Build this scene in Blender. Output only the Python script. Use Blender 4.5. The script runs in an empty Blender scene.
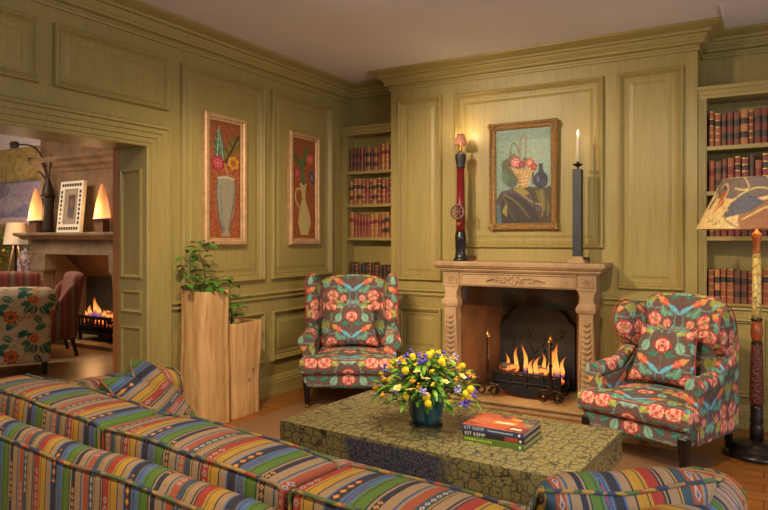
import bpy, math, random
import numpy as np
from mathutils import Vector, Matrix
random.seed(7); RNG = np.random.default_rng(7)
SC = bpy.context.scene; COL = SC.collection
PI = math.pi
def lin(c):
    c = np.asarray(c, float) / 255.0
    return np.where(c <= .04045, c / 12.92, ((c + .055) / 1.055) ** 2.4)
def L4(c): return tuple(lin(c)) + (1.0,)

# ------------------------------------------------------------------ materials
class G:
    def __init__(s, name):
        s.m = bpy.data.materials.new(name); s.m.use_nodes = True
        s.nt = s.m.node_tree; s.b = s.nt.nodes['Principled BSDF']; s._co = None
    def n(s, t, **k):
        nd = s.nt.nodes.new('ShaderNode' + t)
        for a, v in k.items(): setattr(nd, a, v)
        return nd
    def l(s, a, b): s.nt.links.new(a, b)
    def put(s, sock, v):
        if isinstance(v, bpy.types.NodeSocket): s.l(v, sock)
        else: sock.default_value = v
    def m_(s, op, a, b=0.0, c=None):
        nd = s.n('Math', operation=op); s.put(nd.inputs[0], a); s.put(nd.inputs[1], b)
        if c is not None: s.put(nd.inputs[2], c)
        return nd.outputs[0]
    def mix(s, f, a, b, mode='MIX'):
        nd = s.n('Mix', data_type='RGBA', blend_type=mode); s.put(nd.inputs[0], f)
        s.put(nd.inputs[6], a); s.put(nd.inputs[7], b); return nd.outputs[2]
    def co(s, kind='Object', scale=(1, 1, 1), rot=(0, 0, 0)):
        tc = s.n('TexCoord'); mp = s.n('Mapping'); s.l(tc.outputs[kind], mp.inputs[0])
        mp.inputs['Scale'].default_value = scale; mp.inputs['Rotation'].default_value = rot
        return mp.outputs[0]
    def noise(s, v, scale=5, detail=3, rough=.5, dist=0):
        nd = s.n('TexNoise'); s.l(v, nd.inputs['Vector']); nd.inputs['Scale'].default_value = scale
        nd.inputs['Detail'].default_value = detail; nd.inputs['Roughness'].default_value = rough
        nd.inputs['Distortion'].default_value = dist; return nd.outputs['Fac']
    def vor(s, v, scale=5, feature='F1', out='Distance', rand=1.0):
        nd = s.n('TexVoronoi', feature=feature); s.l(v, nd.inputs['Vector']); nd.inputs['Scale'].default_value = scale
        nd.inputs['Randomness'].default_value = rand; return nd.outputs[out]
    def ramp(s, f, stops, interp='LINEAR'):
        nd = s.n('ValToRGB'); cr = nd.color_ramp; cr.interpolation = interp
        while len(cr.elements) < len(stops): cr.elements.new(.5)
        for e, (p, c) in zip(cr.elements, stops): e.position = p; e.color = c
        s.l(f, nd.inputs[0]); return nd.outputs[0]
    def bump(s, h, strength=.3, dist=.01):
        nd = s.n('Bump'); s.l(h, nd.inputs['Height']); nd.inputs['Strength'].default_value = strength
        nd.inputs['Distance'].default_value = dist; s.l(nd.outputs[0], s.b.inputs['Normal'])
    def set(s, col=None, rough=None, metal=None, **k):
        if col is not None: s.put(s.b.inputs['Base Color'], col)
        if rough is not None: s.put(s.b.inputs['Roughness'], rough)
        if metal is not None: s.b.inputs['Metallic'].default_value = metal
        for a, v in k.items(): s.put(s.b.inputs[a.replace('_', ' ')], v)
        return s.m

def m_plain(name, rgb, rough=.5, metal=0, var=.18, scale=6, bump=0, **k):
    g = G(name); v = g.co(); f = g.noise(v, scale, 4)
    a = L4([max(0, x * (1 - var)) for x in rgb]); b = L4([min(255, x * (1 + var)) for x in rgb])
    g.set(g.mix(f, a, b), rough, metal, **k)
    if bump: g.bump(g.noise(v, scale * 8, 3), bump, .01)
    return g.m
def m_paint(name, rgb, axis='z'):
    g = G(name); sc = dict(z=(1, 1, .06), x=(.06, 1, 1), y=(1, .06, 1))[axis]
    v = g.co('Object', sc); f = g.noise(v, 55, 3, .6); f2 = g.noise(v, 7, 2, .5, 1.5); f3 = g.noise(g.co(), 1.3, 2)
    d = L4([x * .72 for x in rgb]); m = L4(rgb); h = L4([min(255, x * 1.12) for x in rgb])
    c = g.mix(.55, g.ramp(f, [(.25, d), (.5, m), (.75, h)]), m); c = g.mix(g.m_('MULTIPLY', f2, .22), c, d)
    c = g.mix(g.m_('MULTIPLY', f3, .3), c, h)
    g.set(c, .42); g.bump(f, .06, .004); return g.m
def m_wood(name, dark, light, scale=1.0, axis=2, rough=.4, knots=False):
    g = G(name); s = [9, 9, 9]; s[axis] = .7
    v = g.co('Object', tuple(x * scale for x in s)); f = g.noise(v, 2.2, 6, .6, 1.2); f2 = g.noise(v, 14, 2)
    c = g.ramp(f, [(.3, L4(dark)), (.62, L4(light))]); c = g.mix(g.m_('MULTIPLY', f2, .3), c, L4(dark))
    if knots:
        k = g.vor(g.co('Object', (2.2, 2.2, 1.3)), 2.3); kk = g.ramp(k, [(.03, (1, 1, 1, 1)), (.07, (0, 0, 0, 1))])
        c = g.mix(g.m_('MULTIPLY', kk, .8), c, L4([x * .35 for x in dark]))
        cr = g.noise(g.co('Object', (16, 16, .5)), 1.4, 3); ck = g.ramp(cr, [(.285, (1, 1, 1, 1)), (.30, (0, 0, 0, 1))])
        c = g.mix(g.m_('MULTIPLY', ck, .75), c, L4([x * .3 for x in dark]))
    g.set(c, rough); g.bump(f, .15, .006); return g.m
def m_stone(name, dark, light, rough=.8):
    g = G(name); v = g.co(); f = g.noise(v, 3, 6, .65); f2 = g.noise(v, 40, 3, .7)
    c = g.ramp(f, [(.3, L4(dark)), (.65, L4(light))]); c = g.mix(g.m_('MULTIPLY', f2, .35), c, L4([x * .6 for x in dark]))
    g.set(c, rough); g.bump(f2, .3, .006); return g.m
def m_attr(name, rough=.85, weave=350, var=.25, bump=.25):
    g = G(name); a = g.n('Attribute', attribute_name='Col'); v = g.co()
    f = g.noise(v, weave, 1); c = g.mix(g.m_('MULTIPLY', f, var), a.outputs['Color'], (0.02, .015, .012, 1))
    g.set(c, rough)
    if bump: g.bump(f, bump, .003)
    return g.m
def m_emit(name, rgb, strength, base=None):
    g = G(name); g.set(L4(base or rgb), .6); g.b.inputs['Emission Color'].default_value = L4(rgb)
    g.b.inputs['Emission Strength'].default_value = strength; return g.m

OLIVE = (158, 139, 80)
M = {}
M['wall'] = m_paint('olive_combed_paint', OLIVE, 'z')
M['trim'] = m_paint('olive_moulding_paint', (160, 141, 82), 'y')
M['trimx'] = m_paint('olive_rail_paint', (160, 141, 82), 'x')
M['ceil'] = m_plain('ceiling_plaster', (224, 218, 222), .9, var=.03, scale=2)
def floor_mat(name, cols, sx, sy, rot=0):
    g = G(name); v = g.co('Object', (1, 1, 1), (0, 0, rot))
    br = g.n('TexBrick'); g.l(v, br.inputs['Vector']); br.inputs['Scale'].default_value = 1
    br.inputs['Brick Width'].default_value = sx; br.inputs['Row Height'].default_value = sy
    br.inputs['Mortar Size'].default_value = .003; br.inputs['Color1'].default_value = L4(cols[0]); br.inputs['Color2'].default_value = L4(cols[1])
    br.inputs['Mortar'].default_value = L4(cols[2]); br.offset = .37
    v2 = g.co('Object', (.6, 9, 1), (0, 0, rot)); f = g.noise(v2, 4, 5, .65, .8)
    c = g.mix(g.ramp(f, [(.35, (0, 0, 0, 1)), (.7, (1, 1, 1, 1))]), br.outputs['Color'], L4(cols[2]))
    c = g.mix(.55, br.outputs['Color'], c)
    g.set(c, .34); g.bump(f, .08, .004); return g.m
M['floor'] = floor_mat('oak_plank_floor', [(168, 106, 46), (146, 86, 34), (74, 40, 16)], 1.6, .13)
M['floor2'] = floor_mat('pale_plank_floor', [(168, 136, 98), (150, 120, 86), (116, 90, 62)], 1.2, .12, PI / 2)
def rug_mat():
    g = G('sisal_weave'); v = g.co('Object', (1, 1, 1)); w = g.n('TexWave', bands_direction='Y'); g.l(v, w.inputs['Vector'])
    w.inputs['Scale'].default_value = 28; w.inputs['Distortion'].default_value = 1.5; w.inputs['Detail'].default_value = 2
    f = g.noise(v, 60, 3); f2 = g.noise(v, 1.5, 3)
    c = g.mix(f, L4((96, 64, 36)), L4((150, 106, 66))); c = g.mix(g.m_('MULTIPLY', w.outputs['Fac'], .3), c, L4((80, 52, 30)))
    c = g.mix(g.m_('MULTIPLY', f2, .25), c, L4((160, 118, 78)))
    g.set(c, .95); g.bump(w.outputs['Fac'], .3, .004); return g.m
M['rug'] = rug_mat()
M['stone'] = m_stone('carved_limestone', (140, 110, 76), (196, 160, 118))
M['stone_far'] = m_stone('warm_dressed_stone', (116, 88, 60), (158, 124, 88))
M['soot'] = m_stone('sooted_stone', (74, 46, 24), (124, 82, 44))
M['soot_dark'] = m_stone('sooted_back', (26, 22, 18), (70, 56, 38))
M['plate_iron'] = m_plain('blackened_iron', (20, 20, 23), .6, .3, var=.4, scale=10, bump=.5)
M['hearth'] = m_stone('hearth_stone', (128, 98, 62), (176, 146, 102), .6)
M['iron'] = m_plain('cast_iron', (34, 33, 36), .5, .6, var=.35, scale=12, bump=.4)
M['iron_brown'] = m_plain('wrought_iron', (52, 36, 26), .4, .7, var=.3)
M['brass'] = m_plain('aged_brass', (176, 128, 58), .3, .9, var=.2)
M['black'] = m_plain('ebonised_wood', (24, 18, 16), .3, var=.3)
M['lacq_black'] = m_plain('black_lacquer', (30, 30, 32), .3, var=.25)
M['red'] = m_plain('red_lacquer', (112, 26, 28), .28, var=.2)
M['wheel'] = m_plain('worn_wheel_paint', (104, 74, 66), .5, var=.35, scale=25)
M['slate'] = m_plain('grey_slate_metal', (54, 55, 58), .45, .3, var=.3, scale=14, bump=.2)
M['wax'] = m_plain('ivory_wax', (236, 222, 196), .45, var=.04, Subsurface_Weight=.3)
M['giltwood'] = m_plain('gilded_frame_wood', (146, 112, 70), .38, .45, var=.5, scale=45, bump=.6)
M['giltpale'] = m_plain('pale_gilt_frame', (190, 150, 108), .38, .25, var=.2, scale=20, bump=.2)
M['oak'] = m_wood('raw_oak_trunk', (176, 128, 76), (220, 178, 120), 1, 2, .55, True)
M['soil'] = m_plain('dark_soil', (42, 30, 20), .95, var=.4, scale=40, bump=.6)
M['leaf'] = m_plain('green_leaf', (62, 112, 34), .42, var=.4, scale=22)
M['leaf2'] = m_plain('bouquet_leaf', (98, 140, 42), .45, var=.5, scale=20)
M['leafd'] = m_plain('dark_bouquet_leaf', (52, 92, 44), .5, var=.4, scale=20)
M['stem'] = m_plain('green_stem', (84, 104, 46), .5, var=.2)
M['yel'] = m_plain('yellow_petal', (240, 196, 20), .6, var=.18, scale=60)
M['ora'] = m_plain('orange_petal', (240, 158, 42), .6, var=.22, scale=60)
M['pur'] = m_plain('violet_petal', (98, 78, 176), .6, var=.3, scale=60)
M['lil'] = m_plain('lilac_petal', (168, 156, 214), .6, var=.2, scale=60)
M['apric'] = m_plain('apricot_petal', (240, 190, 110), .6, var=.2, scale=60)
M['floral'] = m_attr('floral_linen'); M['canvas'] = m_attr('painted_canvas', .5, 260, .06, .08)
M['piping_red'] = m_plain('red_piping', (170, 66, 62), .8, var=.2)
M['paper'] = m_plain('page_paper', (170, 140, 102), .9, var=.15, scale=60)
def glaze_mat():
    g = G('teal_glaze'); v = g.co('Object', (7, 7, 1.2)); f = g.noise(v, 3, 4, .6)
    g.set(g.ramp(f, [(.3, L4((24, 38, 42))), (.5, L4((42, 88, 94))), (.7, L4((92, 116, 112)))]), .16); return g.m
M['glaze'] = glaze_mat()
def table_mat():
    g = G('gilded_snakeskin_lacquer'); tc = g.n('TexCoord'); mp = g.n('Mapping'); g.l(tc.outputs['UV'], mp.inputs[0])
    nz = g.n('TexNoise'); g.l(mp.outputs[0], nz.inputs['Vector']); nz.inputs['Scale'].default_value = 9; nz.inputs['Detail'].default_value = 3
    va = g.n('VectorMath', operation='MULTIPLY_ADD'); g.l(nz.outputs['Color'], va.inputs[0]); va.inputs[1].default_value = (.05, .05, 0); g.l(mp.outputs[0], va.inputs[2])
    e = g.vor(va.outputs[0], 21, 'DISTANCE_TO_EDGE', rand=.6); fine = g.noise(mp.outputs[0], 70, 4, .7); big = g.noise(mp.outputs[0], 2.2, 3)
    ln = g.ramp(e, [(.02, (1, 1, 1, 1)), (.10, (0, 0, 0, 1))])
    gold = g.mix(fine, L4((92, 84, 48)), L4((172, 158, 106))); gold = g.mix(g.ramp(fine, [(.52, (0, 0, 0, 1)), (.62, (1, 1, 1, 1))]), gold, L4((62, 56, 34)))
    c = g.mix(g.m_('MULTIPLY', ln, g.m_('MULTIPLY_ADD', g.noise(mp.outputs[0], 11, 3), 1.3, .05)), gold, L4((40, 42, 50)))
    a = g.n('Attribute', attribute_name='wear_shadow')
    w = g.m_('MULTIPLY', g.ramp(g.m_('ADD', g.m_('MULTIPLY', a.outputs['Fac'], 1.0), g.m_('MULTIPLY', g.m_('SUBTRACT', big, .5), .9)), [(.42, (0, 0, 0, 1)), (.56, (1, 1, 1, 1))]), .88)
    wc = g.mix(g.ramp(fine, [(.45, (0, 0, 0, 1)), (.7, (1, 1, 1, 1))]), L4((42, 46, 66)), L4((112, 114, 138)))
    c = g.mix(w, c, wc); g.set(c, .22); g.bump(e, .1, .004); return g.m
M['table'] = table_mat()

STRIPES = [(c, w * .84) for c, w in [('tan', .030), ('navy', .006), ('tan', .006), ('navy', .005), ('red', .034), ('ochre', .010), ('navy', .004), ('ochre', .034), ('navy', .005),
           ('tan', .030), ('blue', .007), ('navy', .034), ('dusk', .005), ('blue', .010), ('navy', .003), ('blue', .022), ('green', .010), ('navy', .004), ('green', .036), ('navy', .005),
           ('tan', .010), ('navy', .022), ('tan', .036), ('navy', .004), ('blue', .006), ('tan', .008), ('rust', .032), ('dusk', .005), ('teal', .026), ('ochre', .006), ('navy', .004)]]
SCOL = dict(tan=(172, 140, 104), navy=(38, 42, 62), red=(174, 54, 40), ochre=(196, 148, 46), blue=(84, 116, 160), pale=(170, 172, 168), green=(90, 126, 40), rust=(174, 84, 54), teal=(54, 82, 98), dusk=(96, 78, 70))
def stripe_mat(name, piping=False):
    g = G(name); tc = g.n('TexCoord'); sp = g.n('SeparateXYZ'); g.l(tc.outputs['UV'], sp.inputs[0])
    wob = g.noise(tc.outputs['UV'], 3, 2); s = g.m_('ADD', sp.outputs[0], g.m_('MULTIPLY', g.m_('SUBTRACT', wob, .5), .012)); t = sp.outputs[1]
    P = sum(w for _, w in STRIPES); m = g.m_('WRAP', s, P, 0.0); f = g.m_('DIVIDE', m, P)
    stops = []; acc = 0; ctr = {}
    for i, (c, w) in enumerate(STRIPES):
        stops.append((acc / P, L4(SCOL[c]))); ctr[i] = acc + w / 2; acc += w
    c = g.ramp(f, stops, 'CONSTANT')
    def motif(c, s0, w, pt, gate, off, cols, thr=(.95, .5)):
        a = g.m_('DIVIDE', g.m_('ABSOLUTE', g.m_('SUBTRACT', m, s0)), w)
        b = g.m_('MULTIPLY', g.m_('ABSOLUTE', g.m_('SUBTRACT', g.m_('FRACT', g.m_('DIVIDE', t, pt)), .5)), 2)
        d = g.m_('ADD', a, b); gt = g.m_('LESS_THAN', g.m_('FRACT', g.m_('ADD', g.m_('DIVIDE', t, gate), off)), .46)
        c = g.mix(g.m_('MULTIPLY', g.m_('LESS_THAN', d, thr[0]), gt), c, L4(cols[0]))
        return g.mix(g.m_('MULTIPLY', g.m_('LESS_THAN', d, thr[1]), gt), c, L4(cols[1]))
    c = motif(c, ctr[4], .011, .026, .31, .1, [(196, 160, 140), (110, 96, 110)], (.88, .45))
    c = motif(c, ctr[11], .011, .030, .26, .3, [(206, 110, 46), (226, 184, 66)], (.88, .45))
    c = motif(c, ctr[15], .007, .016, .37, .6, [(44, 56, 92), (190, 70, 100)], (.88, .45))
    c = motif(c, ctr[21], .009, .021, .29, .0, [(216, 166, 56), (190, 60, 62)], (.88, .45))
    c = motif(c, ctr[26], .010, .022, .33, .45, [(206, 176, 160), (96, 100, 140)], (.88, .45))
    c = motif(c, ctr[28], .007, .024, .35, .2, [(206, 200, 186), (176, 80, 66)], (.88, .45))
    wv = g.n('TexWave', bands_direction='Y'); g.l(tc.outputs['UV'], wv.inputs['Vector']); wv.inputs['Scale'].default_value = 90
    f2 = g.noise(tc.outputs['UV'], 260, 2)
    st = g.n('TexNoise'); mp2 = g.n('Mapping'); g.l(tc.outputs['UV'], mp2.inputs[0]); mp2.inputs['Scale'].default_value = (420, 30, 1); g.l(mp2.outputs[0], st.inputs['Vector']); st.inputs['Scale'].default_value = 1; st.inputs['Detail'].default_value = 2
    c = g.mix(g.m_('MULTIPLY', f2, .30), c, (.03, .025, .02, 1)); c = g.mix(g.m_('MULTIPLY', g.m_('SUBTRACT', st.outputs['Fac'], .35), .7), c, L4((84, 70, 60)))
    g.set(c, .85); g.bump(g.m_('ADD', f2, g.m_('MULTIPLY', wv.outputs['Fac'], .5)), .25, .003)
    return g.m
M['stripe'] = stripe_mat('kilim_stripe_weave')
def cord_mat():
    g = G('multicolour_cord'); tc = g.n('TexCoord'); v = g.co('Object'); w = g.vor(v, 30, 'F1', 'Color'); sp = g.n('SeparateXYZ'); g.l(w, sp.inputs[0])
    c = g.ramp(sp.outputs[0], [(0, L4((58, 66, 88))), (.25, L4((84, 104, 62))), (.5, L4((140, 116, 82))), (.72, L4((160, 76, 56))), (.85, L4((168, 130, 60)))], 'CONSTANT')
    g.set(c, .85); return g.m
M['cord'] = cord_mat()
def redstripe_mat():
    g = G('red_striped_cloth'); tc = g.n('TexCoord'); sp = g.n('SeparateXYZ'); g.l(tc.outputs['UV'], sp.inputs[0])
    f = g.m_('FRACT', g.m_('DIVIDE', sp.outputs[0], .17))
    c = g.ramp(f, [(0, L4((138, 64, 58))), (.2, L4((120, 92, 72))), (.28, L4((152, 126, 98))), (.36, L4((100, 98, 92))), (.42, L4((152, 126, 98))), (.5, L4((132, 70, 62))), (.62, L4((108, 58, 54))), (.7, L4((146, 82, 68))), (.84, L4((134, 106, 78))), (.9, L4((138, 64, 58)))], 'CONSTANT')
    f2 = g.noise(tc.outputs['UV'], 120, 2); g.set(g.mix(g.m_('MULTIPLY', f2, .3), c, (.04, .02, .02, 1)), .9); return g.m
M['redstripe'] = redstripe_mat()
def glass_mat():
    g = G('smoked_glass'); tr = g.n('BsdfTransparent'); tr.inputs[0].default_value = (.62, .58, .52, 1); gl = g.n('BsdfGlossy'); gl.inputs['Roughness'].default_value = .08
    mx = g.n('MixShader'); mx.inputs[0].default_value = .10; g.l(tr.outputs[0], mx.inputs[1]); g.l(gl.outputs[0], mx.inputs[2])
    out = [n for n in g.nt.nodes if n.type == 'OUTPUT_MATERIAL'][0]; g.l(mx.outputs[0], out.inputs[0]); return g.m
M['glass'] = glass_mat()
def flame_mat():
    g = G('flame'); a = g.n('Attribute', attribute_name='Col'); em = g.n('Emission'); g.l(a.outputs['Color'], em.inputs[0]); em.inputs[1].default_value = .95
    tr = g.n('BsdfTransparent'); mx = g.n('MixShader'); g.l(a.outputs['Alpha'], mx.inputs[0]); g.l(tr.outputs[0], mx.inputs[1]); g.l(em.outputs[0], mx.inputs[2])
    out = [n for n in g.nt.nodes if n.type == 'OUTPUT_MATERIAL'][0]; g.l(mx.outputs[0], out.inputs[0]); return g.m
M['flame'] = flame_mat()
def ember_mat():
    g = G('glowing_coal'); v = g.co(); f = g.noise(v, 18, 3); e = g.ramp(f, [(.5, (0, 0, 0, 1)), (.62, (1, .16, .02, 1))])
    g.set(L4((58, 52, 48)), .9); g.l(e, g.b.inputs['Emission Color']); g.b.inputs['Emission Strength'].default_value = 1.6; return g.m
M['coal'] = ember_mat()
def shade_glow(name, rgb, st):
    g = G(name); tc = g.n('TexCoord'); sp = g.n('SeparateXYZ'); g.l(tc.outputs['Generated'], sp.inputs[0])
    g.set(L4(rgb), .8); g.b.inputs['Emission Color'].default_value = L4(rgb); g.l(g.m_('MULTIPLY_ADD', g.m_('POWER', g.m_('SUBTRACT', 1.0, sp.outputs[2]), 1.4), st, st * .18), g.b.inputs['Emission Strength']); return g.m

# ------------------------------------------------------------------ mesh builder
class MB:
    def __init__(s): s.v = []; s.f = []; s.mi = []; s.cur = 0
    def add(s, vs, fs):
        o = len(s.v); s.v.extend(tuple(map(float, p)) for p in vs); s.f.extend(tuple(i + o for i in f) for f in fs); s.mi.extend([s.cur] * len(fs)); return s
    def box(s, x0, x1, y0, y1, z0, z1):
        return s.add([(x0, y0, z0), (x1, y0, z0), (x1, y1, z0), (x0, y1, z0), (x0, y0, z1), (x1, y0, z1), (x1, y1, z1), (x0, y1, z1)],
                     [(0, 3, 2, 1), (4, 5, 6, 7), (0, 1, 5, 4), (1, 2, 6, 5), (2, 3, 7, 6), (3, 0, 4, 7)])
    def loft(s, secs, cap=True, closed=True):
        n = len(secs[0]); vs = [p for q in secs for p in q]; fs = []
        for k in range(len(secs) - 1):
            for i in range(n if closed else n - 1):
                j = (i + 1) % n; fs.append((k * n + i, k * n + j, (k + 1) * n + j, (k + 1) * n + i))
        if cap and closed: fs.append(tuple(range(n))[::-1]); fs.append(tuple(range((len(secs) - 1) * n, len(secs) * n)))
        return s.add(vs, fs)
    def lathe(s, prof, c=(0, 0, 0), seg=24, axis='z', cap=True, sq=None):
        secs = []
        for r, h in prof:
            ring = []
            for i in range(seg):
                a = 2 * PI * i / seg; x, y = r * math.cos(a), r * math.sin(a)
                p = (x, y, h) if axis == 'z' else ((h, x, y) if axis == 'x' else (y, h, x))
                ring.append((p[0] + c[0], p[1] + c[1], p[2] + c[2]))
            secs.append(ring)
        return s.loft(secs, cap)
    def tube(s, path, r, seg=8, closed=False):
        P = [Vector(p) for p in path]; n = len(P); secs = []; up = Vector((0, 0, 1)); prev = None
        for k in range(n):
            if closed: t = (P[(k + 1) % n] - P[k - 1])
            else: t = P[min(k + 1, n - 1)] - P[max(k - 1, 0)]
            if t.length < 1e-9: t = Vector((0, 0, 1))
            t.normalize()
            if prev is None:
                a = t.cross(up) if abs(t.z) < .95 else t.cross(Vector((1, 0, 0)))
            else: a = prev - t * prev.dot(t)
            a.normalize(); prev = a; b = t.cross(a); rr = r[k] if isinstance(r, (list, tuple)) else r
            secs.append([tuple(P[k] + a * rr * math.cos(2 * PI * i / seg) + b * rr * math.sin(2 * PI * i / seg)) for i in range(seg)])
        if closed: secs.append(secs[0]); return s.loft(secs, False)
        return s.loft(secs, True)
    def ball(s, c, r, seg=10, rings=7, sc=(1, 1, 1)):
        secs = []
        for k in range(rings + 1):
            a = -PI / 2 + PI * k / rings; rr = max(math.cos(a), .02)
            secs.append([(c[0] + r * sc[0] * rr * math.cos(2 * PI * i / seg), c[1] + r * sc[1] * rr * math.sin(2 * PI * i / seg), c[2] + r * sc[2] * math.sin(a)) for i in range(seg)])
        return s.loft(secs)
    def prism(s, poly, f0, f1):
        return s.loft([[f0(p) for p in poly], [f1(p) for p in poly]])
    def sweep(s, path, prof, closed=False):
        # horizontal polyline, room on the left of travel; prof = (out, z)
        P = [Vector((p[0], p[1])) for p in path]; n = len(P); secs = []
        for k in range(n):
            d0 = (P[k] - P[k - 1]).normalized() if k else (P[1] - P[0]).normalized(); d1 = (P[k + 1] - P[k]).normalized() if k < n - 1 else d0
            n0 = Vector((-d0.y, d0.x)); n1 = Vector((-d1.y, d1.x)); m = (n0 + n1); m = m / max(m.dot(n0), .2)
            secs.append([(P[k].x + m.x * o, P[k].y + m.y * o, z) for o, z in prof])
        return s.loft(secs, True)
    def frame(s, a0, a1, b0, b1, prof, mp):
        # rectangular moulding ring: prof = (inset, height); mp maps (a, b, h) to space
        rings = []
        for ins, h in prof: rings.append([mp(a0 + ins, b0 + ins, h), mp(a1 - ins, b0 + ins, h), mp(a1 - ins, b1 - ins, h), mp(a0 + ins, b1 - ins, h)])
        return s.loft(rings, False)
    def grid(s, fn, nu, nv, closed_u=False):
        vs = [fn(i / nu, j / nv) for j in range(nv + 1) for i in range(nu + (0 if closed_u else 1))]; w = nu + (0 if closed_u else 1)
        fs = [(j * w + i, j * w + (i + 1) % w, (j + 1) * w + (i + 1) % w, (j + 1) * w + i) for j in range(nv) for i in range(nu)]
        return s.add(vs, fs)
    def xf(s, fn): s.v = [tuple(fn(p)) for p in s.v]; return s

def obj(name, mb, mats, parent=None, smooth=False, bevel=0, loc=None, uv=None, rot=None, bseg=2, sub=0):
    me = bpy.data.meshes.new(name); me.from_pydata(mb.v, [], mb.f); me.validate()
    for m in (mats if isinstance(mats, (list, tuple)) else [mats]): me.materials.append(M[m] if isinstance(m, str) else m)
    if any(mb.mi) and len(me.polygons) == len(mb.mi): me.polygons.foreach_set('material_index', mb.mi)
    import bmesh
    bm = bmesh.new(); bm.from_mesh(me); bmesh.ops.recalc_face_normals(bm, faces=bm.faces); bm.to_mesh(me); bm.free()
    if smooth: me.polygons.foreach_set('use_smooth', [True] * len(me.polygons))
    if uv is not None:
        nv = len(me.vertices); co = np.zeros(nv * 3); me.vertices.foreach_get('co', co); co = co.reshape(-1, 3); U = uv(co, normals(me))
        li = np.zeros(len(me.loops), int); me.loops.foreach_get('vertex_index', li); lay = me.uv_layers.new(name='UVMap'); lay.data.foreach_set('uv', U[li].ravel())
    o = bpy.data.objects.new(name, me); COL.objects.link(o)
    if parent is not None: o.parent = parent
    if loc is not None: o.location = loc
    if rot is not None: o.rotation_euler = rot
    if bevel:
        b = o.modifiers.new('bevel', 'BEVEL'); b.width = bevel; b.segments = bseg; b.limit_method = 'ANGLE'; b.angle_limit = .6
        if smooth is None: pass
    if sub: u = o.modifiers.new('subsurf', 'SUBSURF'); u.levels = sub; u.render_levels = sub
    return o
def normals(me):
    nn = np.zeros(len(me.vertices) * 3); me.vertices.foreach_get('normal', nn); return nn.reshape(-1, 3)
def thing(name, label, cat, loc=(0, 0, 0), rz=0, group=None, tilt=None):
    o = bpy.data.objects.new(name, None); COL.objects.link(o); o.location = loc; o.rotation_euler = tilt or (0, 0, rz)
    o.empty_display_size = .1; return tag(o, label, cat, group)
def tag(o, label, cat, group=None):
    o['label'] = label; o['category'] = cat
    if group: o['group'] = group
    return o
def struct(name, mb, mat, **k):
    o = obj(name, mb, mat, **k); o['kind'] = 'structure'; return o
def dup(root, loc=None, rz=None, label=None, group=None):
    r = root.copy(); COL.objects.link(r)
    if loc is not None: r.location = loc
    if rz is not None: r.rotation_euler = (0, 0, rz)
    if label: r['label'] = label
    if group: r['group'] = group
    for ch in list(root.children):
        c = ch.copy(); COL.objects.link(c); c.parent = r
        for g in list(ch.children): d = g.copy(); COL.objects.link(d); d.parent = c
    return r
def resample(pts, n, closed=True):
    P = np.array(list(pts) + ([pts[0]] if closed else []), float); d = np.r_[0, np.cumsum(np.linalg.norm(np.diff(P, axis=0), axis=1))]
    t = np.linspace(0, d[-1], n + (1 if closed else 0)); Q = np.stack([np.interp(t, d, P[:, k]) for k in range(P.shape[1])], 1)
    return Q[:-1] if closed else Q
def smooth_poly(pts, n=120, it=3, closed=True):
    P = np.array(pts, float)
    for _ in range(it):
        if closed:
            Qn = np.roll(P, -1, 0); P = np.stack([P * .75 + Qn * .25, P * .25 + Qn * .75], 1).reshape(-1, P.shape[1])
        else:
            A = P[:-1] * .75 + P[1:] * .25; B = P[:-1] * .25 + P[1:] * .75; P = np.vstack([P[:1], np.stack([A, B], 1).reshape(-1, P.shape[1]), P[-1:]])
    return resample(P, n, closed)
def pad(outline, T, mp, n=6, rings=36, T2=None, center=None):
    """stuffed panel over a star-shaped outline; mp(a, b, h) maps to space"""
    O = np.asarray(outline, float); c = O.mean(0) if center is None else np.asarray(center, float); mb = MB(); T2 = T if T2 is None else T2
    ps = np.sin(np.linspace(0, 1, rings) * PI / 2); ps[0] = .004
    secs = []
    seq = [(p, T) for p in ps] + [(p, -T2) for p in ps[::-1][1:]]
    for p, t in seq:
        h = t * max(0, 1 - p ** n) ** .5; secs.append([mp(*(c + (q - c) * p), h) for q in O])
    return mb.loft(secs, True)
def rbox(x, y, z, r, nx, ny, nz, puff=(0, 0, 0)):
    """rounded dense box x=(x0,x1)...; puff bulges faces"""
    c = np.array([(x[0] + x[1]) / 2, (y[0] + y[1]) / 2, (z[0] + z[1]) / 2]); h = np.array([(x[1] - x[0]) / 2, (y[1] - y[0]) / 2, (z[1] - z[0]) / 2]); N = (nx, ny, nz); mb = MB(); cache = {}; vs = []; fs = []
    def vid(i, j, k):
        key = (i, j, k)
        if key not in cache:
            q = np.array([2 * i / nx - 1, 2 * j / ny - 1, 2 * k / nz - 1]) * h; inner = np.clip(q, -(h - r), h - r); d = q - inner; L = np.linalg.norm(d)
            p = inner + (d / L * r if L > 1e-9 else 0); t = q / h
            b = np.array([puff[0] * t[0] * (1 - t[1] ** 2) * (1 - t[2] ** 2), puff[1] * t[1] * (1 - t[0] ** 2) * (1 - t[2] ** 2), puff[2] * t[2] * (1 - t[0] ** 2) * (1 - t[1] ** 2)])
            cache[key] = len(vs); vs.append(tuple(c + p + b))
        return cache[key]
    for a in range(3):
        b, d = (a + 1) % 3, (a + 2) % 3
        for side in (0, N[a]):
            for i in range(N[b]):
                for j in range(N[d]):
                    q = []
                    for di, dj in ((0, 0), (1, 0), (1, 1), (0, 1)):
                        k = [0, 0, 0]; k[a] = side; k[b] = i + di; k[d] = j + dj; q.append(vid(*k))
                    fs.append(tuple(q))
    return mb.add(vs, fs)

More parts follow.
